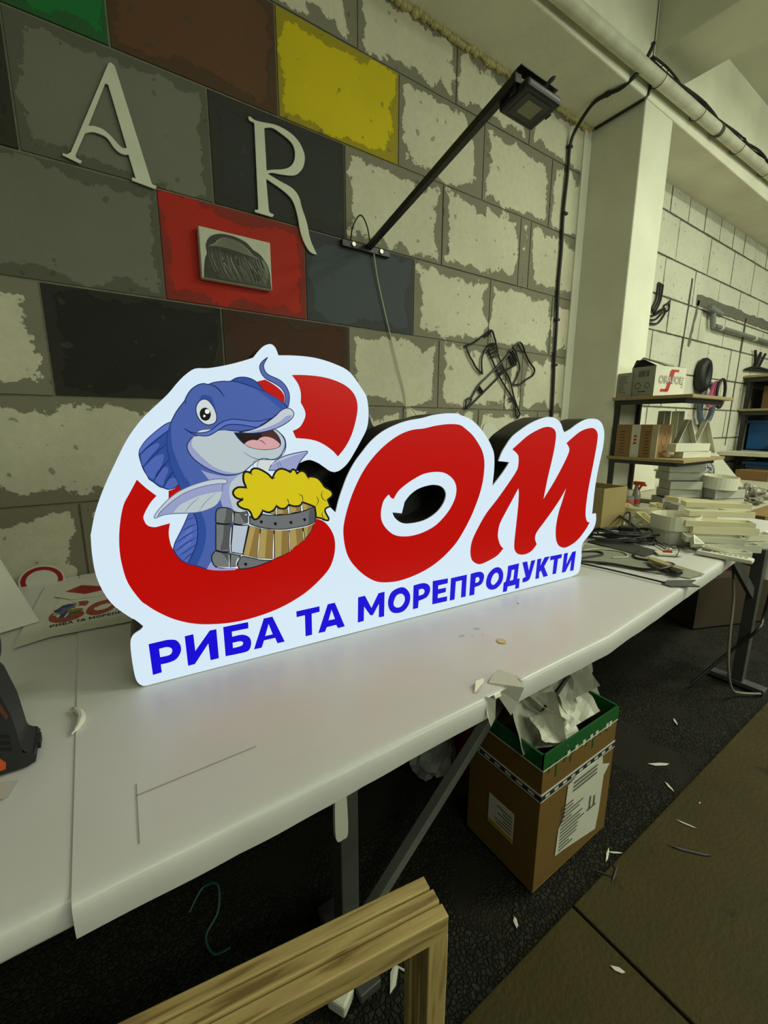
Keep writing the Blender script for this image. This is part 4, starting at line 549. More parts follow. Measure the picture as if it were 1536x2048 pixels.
for i in range(3):
    o_=i*.007; m=MB(); a,b=Vector(bt[0]),Vector(bt[1]); c,d_=Vector(tp[1]),Vector(tp[0]); sh_=Vector((.012*i,-o_*1.4,.004+ (.012 if i==0 else 0)))
    nrm=(b-a).cross(d_-a).normalized()*(-.005)
    q=[a+sh_,b+sh_,c+sh_,d_+sh_]; m.add(q+[p-nrm for p in q],[(3,2,1,0),(4,5,6,7),(0,1,5,4),(1,2,6,5),(2,3,7,6),(3,0,4,7)]); m.build('board_layer',M_print,bk)
# ---------------------------------------------------------------- power tool
pt=thing('power_tool','black hand power tool with an orange triangle and vent slots standing at the left edge','tool',(-.22,-1.11,.8))
M_tool=mat('tool_black',(34,35,36),.5,var=.06); M_or=mat('tool_orange',(205,84,34),.45,var=.08,scale=30)
prof=[(-.36,.803),(-.145,.803),(-.133,.808),(-.13,.818),(-.134,.826),(-.147,.832),(-.149,.858),(-.153,.905),(-.164,.96),(-.185,1.0),(-.36,1.0)]
def tl(a,b,h): return Vector((a,-1.10-.06*(a+.13)-h,b))
def toolprism(p,h0,h1,name,m_,bev=.006): 
    m=MB(); m.prism([[Vector(q) for q in p]],lambda a,b,h:tl(a,b,h0+h),h0-h1); return m.build(name,m_,pt,bevel=bev,sm=True)
toolprism(prof,.03,-.05,'body',M_tool,.008)
toolprism([(-.205,.808),(-.172,.812),(-.170,.822),(-.179,.838),(-.190,.848),(-.197,.846)],.0315,.029,'orange_triangle',M_or,.001)
for k in range(3): toolprism([(-.178,.872-k*.012),(-.160,.866-k*.012),(-.159,.870-k*.012),(-.177,.877-k*.012)],.0312,.02,'vent_slot',mat('vent_dark',(6,6,6),.6,var=0),0)
toolprism([(-.16,.90),(-.156,.905),(-.166,.94),(-.172,.94)],.0314,.0295,'brown_mark',mat('worn_red',(92,50,32),.5,var=.2),0)
MB().tube([(-.26,-1.09,1.02),(-.16,-1.10,1.02)],.032,20).build('knob',M_tool,pt,bevel=.006,sm=True)
for k in range(3): toolprism([(-.136+k*0.0,.812+k*.005),(-.127,.812+k*.005),(-.127,.8145+k*.005),(-.136,.8145+k*.005)],.0,-.03,'ridge',M_tool,0)
single(MB().add([(-.26,-1.12,.8022),(-.155,-1.155,.8022),(-.165,-1.19,.8022),(-.30,-1.16,.8022)],[(3,2,1,0)][:1]),'clear_film',mat('plastic_film',(188,186,180),.2,var=.05),'scrap of clear plastic film under the black power tool','film')
# ---------------------------------------------------------------- shelf by the pillar
sf=thing('shelf_rack','two-tier chipboard shelf on black steel posts standing in front of the pillar','shelf',(3.3,-.6,.8))
for z_ in (1.545,1.15): MB().bb(3.015,3.66,-.84,-.355,z_,z_+.02).build('shelf_board',M_chip,sf,bevel=.002)
for x in (3.075,3.37): MB().bb(x-.013,x+.013,-.381,-.356,.803,1.545).build('post',M_blackm,sf)
for z_ in (1.515,1.125):
    MB().bb(3.03,3.055,-.80,-.37,z_,z_+.03).build('bracket',M_blackm,sf); MB().bb(3.05,3.6,-.80,-.775,z_,z_+.03).build('bracket',M_blackm,sf)
def carton(name,lab,cat,c,dim,rz,col,top='closed',tape=None,group=None):
    t=thing(name,lab,cat,(c[0],c[1],c[2]),rz,group); W,D,H=dim; f=loc(c[0],c[1],c[2],rz)
    M_c=mat('cardboard_%d_%d_%d'%col,col,.8,var=.08,scale=12)
    m=MB(); q=.004
    def bx(x0,x1,y0,y1,z0,z1):
        mm=MB().bb(x0,x1,y0,y1,z0,z1); m.add([f(*v) for v in mm.v],mm.f)
    if top=='closed': bx(-W/2,W/2,-D/2,D/2,0,H)
    else:
        bx(-W/2,W/2,-D/2,D/2,0,q)
        bx(-W/2,W/2,-D/2,-D/2+q,q,H); bx(-W/2,W/2,D/2-q,D/2,q,H); bx(-W/2,-W/2+q,-D/2+q,D/2-q,q,H); bx(W/2-q,W/2,-D/2+q,D/2-q,q,H)
    m.build('body',M_c,t,bevel=.002); return t,f
def decal(t,f,pts,m_,name='label'):
    m=MB(); v=[f(*p) for p in pts]; m.add(v,[tuple(range(len(v)))]); return m.build(name,m_,t)
def onface(f,W,D,H,face,e=.0008):
    """maps (a,b) on a face of a box -> world; face 'f' front(-y) or 'l' left(-x)"""
    if face=='f': return lambda a,b,h=0:f(a,-D/2-e-h,b)
    return lambda a,b,h=0:f(-W/2-e-h,-a,b)
def quad(g,a0,a1,b0,b1,h=0): 
    return MB().add([g(a0,b0,h),g(a1,b0,h),g(a1,b1,h),g(a0,b1,h)],[(0,1,2,3)])
M_ink=mat('black_ink',(40,40,36),.7,var=0); M_lab=mat('white_label',(206,205,190),.5,var=.04); M_red=mat('red_ink',(170,40,36),.6,var=0)
M_tape=mat('clear_tape',(172,160,128),.25,var=.1)
# white branded box
dim=(.31,.165,.19); t,f=carton('white_carton','white carton with a red emblem and open flap on the upper shelf','box',(3.215,-.545,1.565),dim,-10,(206,205,186),'open')
m=MB(); m.add([f(-.155,-.0825,.191),f(.155,-.0825,.191),f(.155,.02,.20),f(-.155,-.0,.235)],[(0,1,2,3)]); m.add([f(-.155,.0825,.191),f(.155,.0825,.191),f(.16,.0,.215),f(-.16,.01,.25)],[(3,2,1,0)]); m.build('flap',mat('cardboard_206_205_186',(206,205,186)),t)
m=MB(); m.add([f(-.1545,-.08,.19),f(-.1545,.08,.19),f(-.1545,.06,.236),f(-.1545,-.0,.233)],[(3,2,1,0)]); m.build('opening_shade',mat('inner_shade',(14,13,10),.9,var=0),t)  # near-black sheet paints the shade inside the open carton
g=onface(f,*dim,'f')
MB().poly([[Vector(p) for p in ((-.055,.035),(-.01,.035),(.035,.158),(.075,.158),(.078,.172),(.0,.172),(-.012,.158),(-.035,.06))]],lambda a,b:g(a,b)).build('red_emblem',M_red,t)
MB().poly([[Vector(p) for p in ((-.095,.030),(-.02,.030),(-.012,.048),(-.088,.048))]],lambda a,b:g(a,b)).build('red_emblem',M_red,t)
text('ORAFOL',.062,lambda a,b:g(a-.118,b+.085,.0004),'lettering_outline',M_ink,t,bold=.035*.07)
text('ORAFOL',.062,lambda a,b:g(a-.118,b+.085,.0008),'lettering',M_lab,t,bold=-.0002)
m=MB()
for b in (.06,.075,.09,.105,.12): m.add(quad(g,.112,.112+random.uniform(.015,.025),b,b+.006).v,[(0,1,2,3)])
m.build('print_line',mat('grey_ink',(130,128,112),.7,var=0),t)
g=onface(f,*dim,'l')
quad(g,-.0825,.0825,0,.19,-.0004).build('shaded_side',mat('shaded_card',(150,150,138),.7,var=.04),t)  # left face coloured greyer, painting in the shade on that side
m=MB()
for i in range(11): m.add(quad(g,-.03+i*.0065,-.03+i*.0065+random.choice((.002,.004)),.125,.165).v,[(0,1,2,3)])
for b in (.03,): m.add(quad(g,-.03,.03,b,b+.006).v,[(0,1,2,3)])
m.build('barcode',M_ink,t,stuff=True)
m=MB()
for cx in (-.03,.035):
    n_=4 if cx>0 else 14; o1=[Vector((cx+.021*math.cos(a),.07+.021*math.sin(a))) for a in [2*math.pi*i/n_ for i in range(n_)]]; i1=[Vector((cx+.017*math.cos(a),.07+.017*math.sin(a))) for a in [2*math.pi*i/n_ for i in range(n_)]]
    m.poly([o1,i1],lambda a,b:g(a,b)); 
m.build('recycling_mark',M_ink,t)
dim=(.13,.09,.16); t,f=carton('grey_carton','small grey carton with a printed label at the pillar end of the upper shelf','box',(3.125,-.405,1.565),dim,-4,(158,157,142))
g=onface(f,*dim,'l'); m=MB()
for i in range(9): m.add(quad(g,-.035,-.035+random.uniform(.03,.065),.03+i*.013,.034+i*.013).v,[(0,1,2,3)])
m.build('print_line',mat('grey_ink2',(84,84,74),.7,var=0),t)
# brown taped carton
dim=(.26,.25,.215); t,f=carton('taped_carton','brown cardboard carton with white branded tape on the middle shelf','box',(3.160,-.522,1.17),dim,3,(136,104,62))
g=onface(f,*dim,'l'); quad(g,-.025,.03,0,.215).build('tape',mat('white_tape',(196,192,176),.35,var=.1,scale=40),t)
m=MB(); 
for b0 in (.085,.108,.131): m.poly([[Vector(p) for p in ((-.008,b0),(.014,b0+.004),(.014,b0+.008),(.004,b0+.009),(.014,b0+.018),(-.008,b0+.014))]],lambda a,b:g(a,b,.0004))
m.build('tape_print',M_red,t)
m=MB()
for i in range(8):
    for s in (-.095,.06): m.add(quad(g,s,s+random.uniform(.02,.035),.025+i*.02,.031+i*.02).v,[(0,1,2,3)])
m.build('print_line',mat('brown_ink',(84,60,34),.8,var=0),t)
quad(g,.10,.135,0,.215).build('tape',M_tape,t)
g=onface(f,*dim,'f'); quad(g,-.13,-.09,0,.215).build('tape',M_tape,t); quad(g,.10,.13,0,.215).build('tape',M_tape,t)
o1=[Vector(p) for p in ((.005,.06),(.06,.11),(.005,.16),(-.05,.11))]; i1=[Vector(p) for p in ((.005,.064),(.056,.11),(.005,.156),(-.046,.11))]
MB().poly([o1,i1],lambda a,b:g(a,b)).build('diamond_mark',mat('brown_ink',(84,60,34)),t)
quad(g,.0,.06,.03,.045).build('print_line',mat('brown_ink',(84,60,34)),t)
# open brown box beside the sign
dim=(.22,.24,.235); carton('open_carton','tan open-topped cardboard box directly behind the right end of the sign','box',(2.44,-.63,.802),dim,-4,(150,134,88),'open')
# ---------------------------------------------------------------- channel letter shells
M_shell=mat('shell_plastic',(214,212,192),.45,var=.05,scale=10); M_shell2=mat('shell_grey',(176,176,162),.5,var=.05,scale=10); M_shell3=mat('shell_cream',(226,220,184),.45,var=.04,scale=10)
def offset(P,d):
    n=len(P); A=sum(P[i][0]*P[(i+1)%n][1]-P[(i+1)%n][0]*P[i][1] for i in range(n)); s=1 if A>0 else -1; out=[]
    for i in range(n):
        a,b,c=Vector(P[i-1]),Vector(P[i]),Vector(P[(i+1)%n]); d1=(b-a).normalized(); d2=(c-b).normalized()
        n1=Vector((-d1.y,d1.x))*s; n2=Vector((-d2.y,d2.x))*s; k=(n1+n2); k=k/max(.3,k.length_squared/2) if k.length>1e-6 else n1
        out.append(b+k*d)
    return out
NSH=[0]
def shell(kind,lab,c,size,h,R,m_=None,openup=True,parts=True):
    w_,d_=size
    if kind=='bar': P=[(-w_/2,-d_/2),(w_/2,-d_/2),(w_/2,d_/2),(-w_/2,d_/2)]
    elif kind=='ring': P=[(w_/2*math.cos(a),d_/2*math.sin(a)) for a in [2*math.pi*i/28 for i in range(28)]]
    elif kind=='drop': P=[tuple(p) for p in smooth([(w_/2,0,1),(0.05*w_,d_/2),(-w_*.4,d_*.38),(-w_/2,0),(-w_*.4,-d_*.38),(.05*w_,-d_/2)])]
    elif kind=='ell': P=[(-w_/2,-d_/2),(w_/2,-d_/2),(w_/2,-d_/2+.05),(-w_/2+.05,-d_/2+.05),(-w_/2+.05,d_/2),(-w_/2,d_/2)]
    elif kind=='tee': P=[(-w_/2,d_/2-.045),(-.022,d_/2-.045),(-.022,-d_/2),(.022,-d_/2),(.022,d_/2-.045),(w_/2,d_/2-.045),(w_/2,d_/2),(-w_/2,d_/2)]
    elif kind=='you': P=[tuple(p) for p in smooth([(-w_/2,d_/2,1),(-w_/2,-d_*.1),(-w_*.3,-d_*.42),(0,-d_/2),(w_*.3,-d_*.42),(w_/2,-d_*.1),(w_/2,d_/2,1),(w_/2-.05,d_/2,1),(w_/2-.05,-d_*.05),(w_*.15,-d_*.25),(-w_*.15,-d_*.25),(-w_/2+.05,-d_*.05),(-w_/2+.05,d_/2,1)])]
    elif kind=='wedge': P=[(-w_/2,-d_/2),(w_/2,-d_/2),(w_*.05,d_/2),(-w_*.05,d_/2)]
    P=[Vector(p) for p in P]; Mx=Matrix.Translation(Vector(c))@R.to_4x4()
    t=thing('letter_shell',lab,'letter shell',c,0,'unfinished white letter shells piled on the table')
    I=offset(P,.004); fn=lambda a,b,hh:Mx@Vector((a,b,hh))
    m=MB(); m.walls([P],fn,h,0); m.walls([P,I][1:],lambda a,b,hh:fn(a,b,hh),0.004,h)
    m.poly([P,I],lambda a,b:fn(a,b,h)); m.build('side_wall',m_ or M_shell,t)
    m=MB(); o=len(m.f); m.poly([P],lambda a,b:fn(a,b,0)); m.f=[q[::-1] for q in m.f]; m.poly([I],lambda a,b:fn(a,b,.003)); m.build('back_plate',m_ or M_shell,t)
    return t
Z=lambda a:euler(0,0,a)
shell('drop','large teardrop letter shell at the bottom of the pile beside the coiled cable',(2.46,-1.06,.803),(.27,.22),.068,Z(-15))
shell('drop','large teardrop letter shell stacked second, open face up, front of the pile',(2.44,-1.08,.874),(.27,.19),.07,Z(-20))
shell('you','U-shaped letter shell standing low left of the teardrop shells',(2.66,-.80,.803),(.20,.17),.07,Z(30),M_shell)
shell('you','U-shaped cream letter shell lying on top left of the pile',(2.68,-.80,.885),(.22,.15),.03,euler(4,-3,-40),M_shell3)
shell('ell','L-shaped letter shell leaning over the left of the pile',(2.56,-.93,.86),(.20,.12),.03,euler(16,0,-30),M_shell3)
shell('bar','short upright letter shell behind the left end of the black cable coil',(2.50,-.86,.803),(.09,.05),.07,Z(20))
shell('bar','small block-shaped letter shell between cable coil and teardrop shells',(2.40,-.955,.803),(.07,.06),.06,Z(-30))
# long trays stacked at the right
base=Vector((2.52,-1.2))
tr=[('long letter tray at the bottom right of the pile above the white control strip',(2.44,-1.29,.803),(.26,.06),.035,-42,0),
('curved-looking letter tray lowest at the right front of the pile',(2.40,-1.24,.84),(.24,.06),.03,-48,3),
('long letter tray jutting out to the far right edge of the table',(2.66,-1.37,.803),(.22,.06),.03,-35,0),
('short letter tray resting on the right end of the pile',(2.64,-1.33,.836),(.16,.06),.03,-30,2),
('wide letter tray halfway up the right side of the pile',(2.47,-1.25,.873),(.28,.07),.035,-44,-2),
('long cream tray third from the top of the pile',(2.46,-1.23,.905),(.29,.065),.03,-47,2),
('long cream tray second from the top of the pile',(2.56,-1.20,.937),(.29,.06),.028,-44,-2),
('long cream tray topmost at the right of the pile',(2.66,-1.15,.967),(.30,.06),.026,-45,3)]
for i,(lab,c,s,h,a,tl_) in enumerate(tr): shell('bar',lab,c,s,h,euler(tl_,0,a),M_shell3 if i>3 else M_shell)
shell('ring','flat oval letter shell carrying the trays at the right of the pile',(2.60,-1.20,.845),(.24,.14),.03,Z(-45),M_shell)
shell('tee','T-shaped cream letter shell on top in the middle of the pile',(2.76,-1.0,.955),(.17,.20),.025,euler(3,4,45),M_shell3)
shell('bar','plain letter shell block under the T-shaped one',(2.82,-.98,.803),(.24,.12),.14,Z(-30),M_shell2)
shell('wedge','small white foot-shaped shell hanging at the front of the pile',(2.30,-1.20,.84),(.05,.05),.03,euler(40,0,-30),M_shell)
shell('you','curved white shell base right behind the white control strip',(2.38,-1.27,.806),(.22,.16),.025,Z(-130),M_shell)
for i in range(5):
    shell('bar','grey box-shaped letter shell, number %s of the tall stack under the shelf'%(['lowest','second','third','fourth','topmost'][i]) if 0 else ['lowest','second lowest','middle','second highest','topmost'][i]+' grey letter shell of the tall stack below the middle shelf',(3.58+.02*(i%2),-.60-.01*(i%3),.803+i*.062),(.26-.02*(i%3),.15),.058,euler(0,0,-38+5*(i%2)),M_shell2)
for i in range(2): shell('bar',['lower','upper'][i]+' box-shaped letter shell under the round ring shell',(3.78,-.80,.803+i*.068),(.24,.18),.064,Z(-30+4*i),M_shell2)
shell('ring','round ring letter shell on top of two box-shaped shells',(3.74,-.80,.94),(.23,.23),.085,euler(4,0,0),M_shell)
sl=thing('sample_panel','white A-shaped panel with a round speckled stone sample behind the ring shell','panel',(4.0,-.72,.94))
def lean(a,b,h=0): return Vector((3.93+a*.80,-.70-a*.55+h*-.5,.93+b))+Vector((-.02,.02,0))*b
m=MB(); m.prism([[Vector(p) for p in ((-.14,0),(.16,0),(.27,-.02),(.06,.20),(.02,.24),(-.06,.24),(-.12,.1))]],lambda a,b,h:lean(a,b,h),.012); m.build('panel',M_shell,sl)
def speck():
    m=bpy.data.materials.new('speckled_stone'); m.use_nodes=True; N=m.node_tree.nodes; L=m.node_tree.links; b=N['Principled BSDF']; tc=N.new('ShaderNodeTexCoord'); n=N.new('ShaderNodeTexNoise'); n.inputs['Scale'].default_value=70; n.inputs['Detail'].default_value=2
    r=N.new('ShaderNodeValToRGB'); r.color_ramp.elements[0].position=.42; r.color_ramp.elements[1].position=.56; r.color_ramp.elements[0].color=lin((50,50,58)); r.color_ramp.elements[1].color=lin((176,178,176)); L.new(tc.outputs['Object'],n.inputs[0]); L.new(n.outputs['Fac'],r.inputs[0]); L.new(r.outputs[0],b.inputs['Base Color']); return m
M_speck=speck()
m=MB(); m.poly([[Vector((-.06+.068*math.cos(a),.10+.09*math.sin(a))) for a in [2*math.pi*i/24 for i in range(24)]]],lambda a,b:lean(a,b,.004)); m.build('stone_disc',M_speck,sl)
# shells on the middle shelf
shell('you','tall rounded white letter shell standing at the back of the middle shelf',(3.48,-.52,1.33),(.16,.30),.06,euler(90,0,-25),M_shell)
shell('wedge','left of two pointed white shells standing on the middle shelf',(3.42,-.66,1.31),(.16,.22),.06,euler(90,0,-40),M_shell)
shell('wedge','right of two pointed white shells standing on the middle shelf',(3.60,-.70,1.30),(.16,.22),.06,euler(90,0,-40),M_shell)
shell('bar','lower white letter tray at the front edge of the middle shelf',(3.33,-.765,1.172),(.28,.06),.04,Z(-12),M_shell)
shell('bar','upper white letter tray at the front edge of the middle shelf',(3.28,-.755,1.214),(.32,.06),.05,Z(-14),M_shell)
single(MB().poly([smooth([(3.72,.805,1),(3.70,1.0),(3.78,1.10,1),(4.1,1.11),(4.22,1.02),(4.26,.81,1)])],lambda a,b:Vector((a,-.16+.1*(b-.8),b))),'plastic_sheet',M_shell,'white rounded plastic panel leaning on the wall behind the spray bottle','sheet')
# ---------------------------------------------------------------- small things on the table
M_orp=mat('orange_plastic',(214,72,28),.35,var=.03); M_clear=mat('clear_bottle',(150,150,138),.15,var=.03,alpha=1)
sb=thing('spray_bottle','clear spray bottle with an orange trigger head near the shelf posts','bottle',(3.30,-.45,.80))
c=(3.30,-.45,.802)
MB().lathe([(.03,0),(.033,.01),(.033,.07),(.026,.10),(.014,.125),(.013,.15)],c,16).build('bottle_body',M_clear,sb,sm=True)
MB().lathe([(.0338,.012),(.0338,.05)],c,16).build('label',mat('red_label',(176,60,36),.5),sb)
m=MB().box((3.30,-.465,.965),(.028,.075,.026)); m.box((3.30,-.50,.955),(.02,.03,.014)); m.build('spray_head',M_orp,sb,bevel=.004); MB().box((3.30,-.475,.935),(.01,.012,.045),euler(25)).build('trigger',M_orp,sb)
ob=thing('orange_bottle','small orange bottle standing beside the tan open box','bottle',(3.02,-.47,.80))
MB().lathe([(.022,0),(.024,.005),(.024,.06),(.014,.075),(.012,.08)],(3.02,-.47,.802),14).build('bottle_body',M_orp,ob,sm=True); MB().lathe([(.013,.08),(.013,.098),(.004,.102)],(3.02,-.47,.802),12).build('cap',mat('white_cap',(220,216,196)),ob)
jr=thing('plastic_jar','clear plastic jar with a pink label and cup lid beside the spray bottle','jar',(3.16,-.46,.80))
MB().lathe([(.042,0),(.045,.008),(.045,.075),(.036,.085)],(3.16,-.46,.802),18).build('jar_body',M_clear,jr,sm=True); MB().lathe([(.0456,.015),(.0456,.062)],(3.16,-.46,.802),18).build('label',mat('pink_label',(176,104,92),.6,var=.3,scale=80),jr); MB().lathe([(.028,.085),(.034,.13),(.031,.13),(.026,.09)],(3.16,-.46,.802),16).build('cup_lid',mat('cup_plastic',(190,186,160),.3),jr)
# cables
M_cab=mat('cable_rubber',(18,18,17),.5,var=0)
cc=thing('cable_coil','tangled coil of black cable on the table just right of the sign','cable',(2.2,-.9,.80))
random.seed(3)
for i in range(8):
    a0=random.uniform(0,6.28); rx=random.uniform(.10,.20); ry=random.uniform(.03,.085); pts=[]
    cx,cy=2.19+random.uniform(-.04,.04),-.93+random.uniform(-.03,.03); tw=R_(-48)+random.uniform(-.3,.3)
    for k in range(14):
        a=a0+k*6.28/14; x_=rx*math.cos(a); y_=ry*math.sin(a)
        pts.append((cx+x_*math.cos(tw)-y_*math.sin(tw),cy+x_*math.sin(tw)+y_*math.cos(tw),.812+.006*i+.018*max(0,math.sin(a*2+i))))
    MB().tube(pts,.0046,7,closed=True,sm=4).build('loop',M_cab,cc,sm=True)
for pts in ([(2.25,-.93,.86),(2.45,-.83,.90),(2.62,-.72,.86),(2.75,-.63,.81),(2.97,-.47,.808)],[(2.3,-.95,.85),(2.42,-.80,.88),(2.5,-.76,.86),(2.40,-.86,.86),(2.30,-.98,.83),(2.24,-1.06,.81)],[(2.20,-1.0,.83),(2.30,-.98,.82),(2.38,-1.0,.812),(2.52,-1.14,.812),(2.56,-1.22,.81)]):
    MB().tube(pts,.0055,7,sm=6).build('loop',M_cab,cc,sm=True)
MB().box((2.12,-.80,.83),(.05,.03,.03),Z(30)).build('plug',M_cab,cc,bevel=.006)
MB().box((2.22,-.93,.862),(.02,.07,.03),Z(35)).build('cable_tie',M_cab,cc,bevel=.006)
z_=.8085
for lab,pts,r in (('black cable running from under the sign in a loop toward the scraper',[(1.68,-1.0,z_),(1.76,-1.09,z_),(1.80,-1.20,z_),(1.815,-1.262,z_+.012),(1.87,-1.285,z_+.02),(1.94,-1.268,z_+.012),(1.975,-1.21,z_),(1.95,-1.165,z_),(1.94,-1.12,z_),(1.985,-1.09,z_),(2.05,-1.08,z_)],.0055),
 ('thin black cable lying straight across the grey sheet to the dark strip',[(1.66,-.99,z_),(1.69,-1.14,z_),(1.705,-1.26,z_),(1.715,-1.335,z_)],.0035),
 ('black cable curving close to the right edge of the sign',[(1.70,-.93,z_),(1.80,-.92,z_),(1.89,-.97,z_),(1.87,-1.01,z_),(1.79,-1.0,z_),(1.71,-.985,z_)],.005)):
    single(MB().tube(pts,r,7,sm=6),'table_cable',M_cab,lab,'cable',sm=True)
single(MB().tube([(1.78,-.93,z_),(1.92,-.94,z_),(1.985,-1.03,z_),(1.93,-1.09,z_),(1.86,-1.06,z_)],.0035,7,sm=6),'table_cable',mat('white_cable',(188,186,160)),'thin white cable curving over the dark board right of the sign','cable',sm=True)
M_gr=mat('grey_sheet',(140,142,128),.4,var=.06); M_dk=mat('dark_board',(58,58,52),.6,var=.1)
def flat(name,lab,cat,pts,z0,t_,m_,**k):
    m=MB(); m.prism([[Vector(p) for p in pts]],lambda a,b,h:Vector((a,b,z0+t_+h)),t_); return single(m,name,m_,lab,cat,**k)
flat('grey_plate','large thin grey plate lying on the table under the cables','plate',[(1.72,-.99),(1.86,-1.36),(1.965,-1.372),(2.05,-1.05),(1.98,-.86)][::1],.8022,.0025,M_gr)
flat('dark_board','dark narrow board lying under the cable coil','board',[(2.03,-.84),(2.0,-1.13),(2.14,-1.125),(2.2,-.86)],.8055,.003,M_dk)
flat('dark_strip','dark grey metal strip with a notched end near the table front edge','strip',[(1.71,-1.325),(1.705,-1.36),(1.79,-1.42),(1.80,-1.385),(1.855,-1.383),(1.76,-1.325)],.8022,.004,mat('strip_metal',(96,98,92),.4,metal=.3,var=.05))
ck=thing('sticker_sheet','white sheet with a grid of small black squares in front of the letter shells','sheet',(2.3,-1.09,.803))
fq=lambda u,v:Vector((2.31,-1.0,.8035)).lerp(Vector((2.415,-1.055,.8035)),u)+Vector((-.105,-.12,0))*v
MB().add([fq(-.08,-.05),fq(-.08,1.05),fq(1.08,1.05),fq(1.08,-.05)],[(0,1,2,3)]).build('sheet',M_print,ck)
m=MB()
for i in range(5):
    for j in range(6):
        if (i*7+j*3)%11==0: continue
        u0,v0=i/5+.02,j/6+.015; m.add([fq(u0,v0)+Vector((0,0,.0006)),fq(u0,v0+.13)+Vector((0,0,.0006)),fq(u0+.16,v0+.13)+Vector((0,0,.0006)),fq(u0+.16,v0)+Vector((0,0,.0006))],[(0,1,2,3)])
m.build('black_square',mat('black_vinyl',(18,18,16),.5,var=0),ck,stuff=True)
cr=thing('connector_board','small white terminal board with a red jumper and wires on the table','board',(2.13,-1.17,.803))
MB().box((2.13,-1.17,.809),(.10,.05,.008),Z(-45)).build('board',M_shell,cr,bevel=.001); MB().box((2.135,-1.165,.817),(.035,.012,.008),Z(-50)).build('red_jumper',M_red,cr,bevel=.001)
MB().tube([(2.14,-1.16,.815),(2.17,-1.16,.835),(2.19,-1.17,.84),(2.16,-1.20,.83),(2.11,-1.21,.806)],.0018,5,sm=4).build('wire',M_cab,cr)
sc=thing('scraper','wooden-handled scraper lying across a dark blade on the grey plate','tool',(1.89,-1.25,.81))
m=MB(); m.prism([smooth([(1.935,-1.175),(1.945,-1.195),(1.915,-1.27),(1.885,-1.325),(1.87,-1.32),(1.88,-1.26),(1.91,-1.19)])],lambda a,b,h:Vector((a,b,.828+h)),.012); m.build('handle',mat('pale_wood',(158,146,100),.6,var=.15,scale=30),sc,bevel=.003,sm=True)
m=MB(); m.prism([[Vector(p) for p in ((1.89,-1.19),(1.86,-1.23),(1.83,-1.325),(1.86,-1.33),(1.90,-1.27))]],lambda a,b,h:Vector((a,b,.815+h)),.008); m.build('blade',M_dk,sc,bevel=.002)
MB().box((1.845,-1.315,.822),(.028,.045,.012),Z(-30)).build('clip',M_dark,sc,bevel=.003)
ps=thing('control_strip','long white control strip with a display and buttons on the table','device',(2.29,-1.34,.803))
c0=Vector((2.275,-1.335,.814)); R=Z(-84)
MB().box(c0,(.20,.052,.02),R).build('housing',M_shell,ps,bevel=.006,sm=True); MB().box(c0+R@Vector((-.068,.004,.0108)),(.035,.022,.002),R).build('display',M_dk,ps); MB().box(c0+R@Vector((-.038,.004,.0108)),(.012,.008,.002),R).build('button',M_dk,ps)
for i in range(6): MB().box(c0+R@Vector((-.015+i*.018,.004,.0115)),(.012,.02,.004),R).build('button',M_shell2,ps,bevel=.001)
bg=thing('plastic_bag','crumpled glossy transparent bag at the edge of the second table','bag',(4.12,-.89,.8))
from mathutils import noise
def crumple(c,r,seed,nu=22,nv=14,amp=.5,flatb=True):
    v=[];f=[]
    for i in range(nu):
        for j in range(nv):
            a=2*math.pi*i/nu; b=math.pi*(j+.0)/(nv-1)-math.pi/2; d=Vector((math.cos(a)*math.cos(b),math.sin(a)*math.cos(b),math.sin(b)))
            k=1+amp*(noise.noise(d*2.2+Vector((seed,0,0)))+.5*noise.noise(d*5+Vector((0,seed,0)))); q=Vector((d.x*r[0]*k,d.y*r[1]*k,d.z*r[2]*k))
            if flatb: q.z=max(q.z,-r[2]*.75)
            v.append(Vector(c)+q)
    for i in range(nu):
        for j in range(nv-1): i2=(i+1)%nu; f.append((i*nv+j,i2*nv+j,i2*nv+j+1,i*nv+j+1))
    m=MB(); m.add(v,f); return m
crumple((4.12,-.89,.862),(.14,.09,.07),4,30,18,.6).build('bag_film',mat('clear_bag',(128,126,112),.08,var=.25,scale=20,bump=.9,bscale=22,spec=1),bg)
# ---------------------------------------------------------------- second table and far shelves
t2=thing('side_table','second workbench with brown wooden front edge beyond the white one','table',(5.2,-.6,0))
MB().bb(3.66,8,-1.0,-.03,.775,.80).build('tabletop',mat('bench_top',(176,172,150),.6,var=.1,scale=5),t2)
MB().bb(3.60,8,-1.13,-1.0,.762,.801).build('front_plank',mat('brown_plank',(128,102,58),.6,var=.2,scale=8),t2,bevel=.003)
for x,y in ((3.75,-.95),(7.8,-.95),(3.75,-.15),(7.8,-.15)): MB().bb(x-.03,x+.03,y-.03,y+.03,0,.77).build('leg',M_steel,t2)
rk=thing('storage_rack','chipboard shelves with dark frames at the far right wall','shelf',(7,-.3,.8))
for z0,x0 in ((1.93,6.46),(1.55,6.46)): MB().bb(x0,8.6,-.75,-.02,z0,z0+.025).build('shelf_board',M_chip,rk); MB().bb(x0+.02,8.6,-.70,-.04,z0-.05,z0).build('frame',M_blackm,rk)
MB().bb(6.05,8.6,-.62,-.02,1.045,1.085).build('shelf_board',mat('white_shelf',(190,188,166),.6),rk)
MB().bb(6.75,8.6,-.03,-.012,.803,1.93).build('wall_stand_in',mat('darker_wall',(118,118,102),.8,var=.2),rk)  # panel standing in for the darker grey wall behind the shelves
for x in (6.5,8.55): MB().bb(x,x+.03,-.08,-.04,.803,1.93).build('post',M_blackm,rk)
carton('brown_carton','brown cardboard carton on the upper far shelf above the blue crate','box',(6.95,-.42,1.576),(.62,.5,.26),0,(112,84,50))
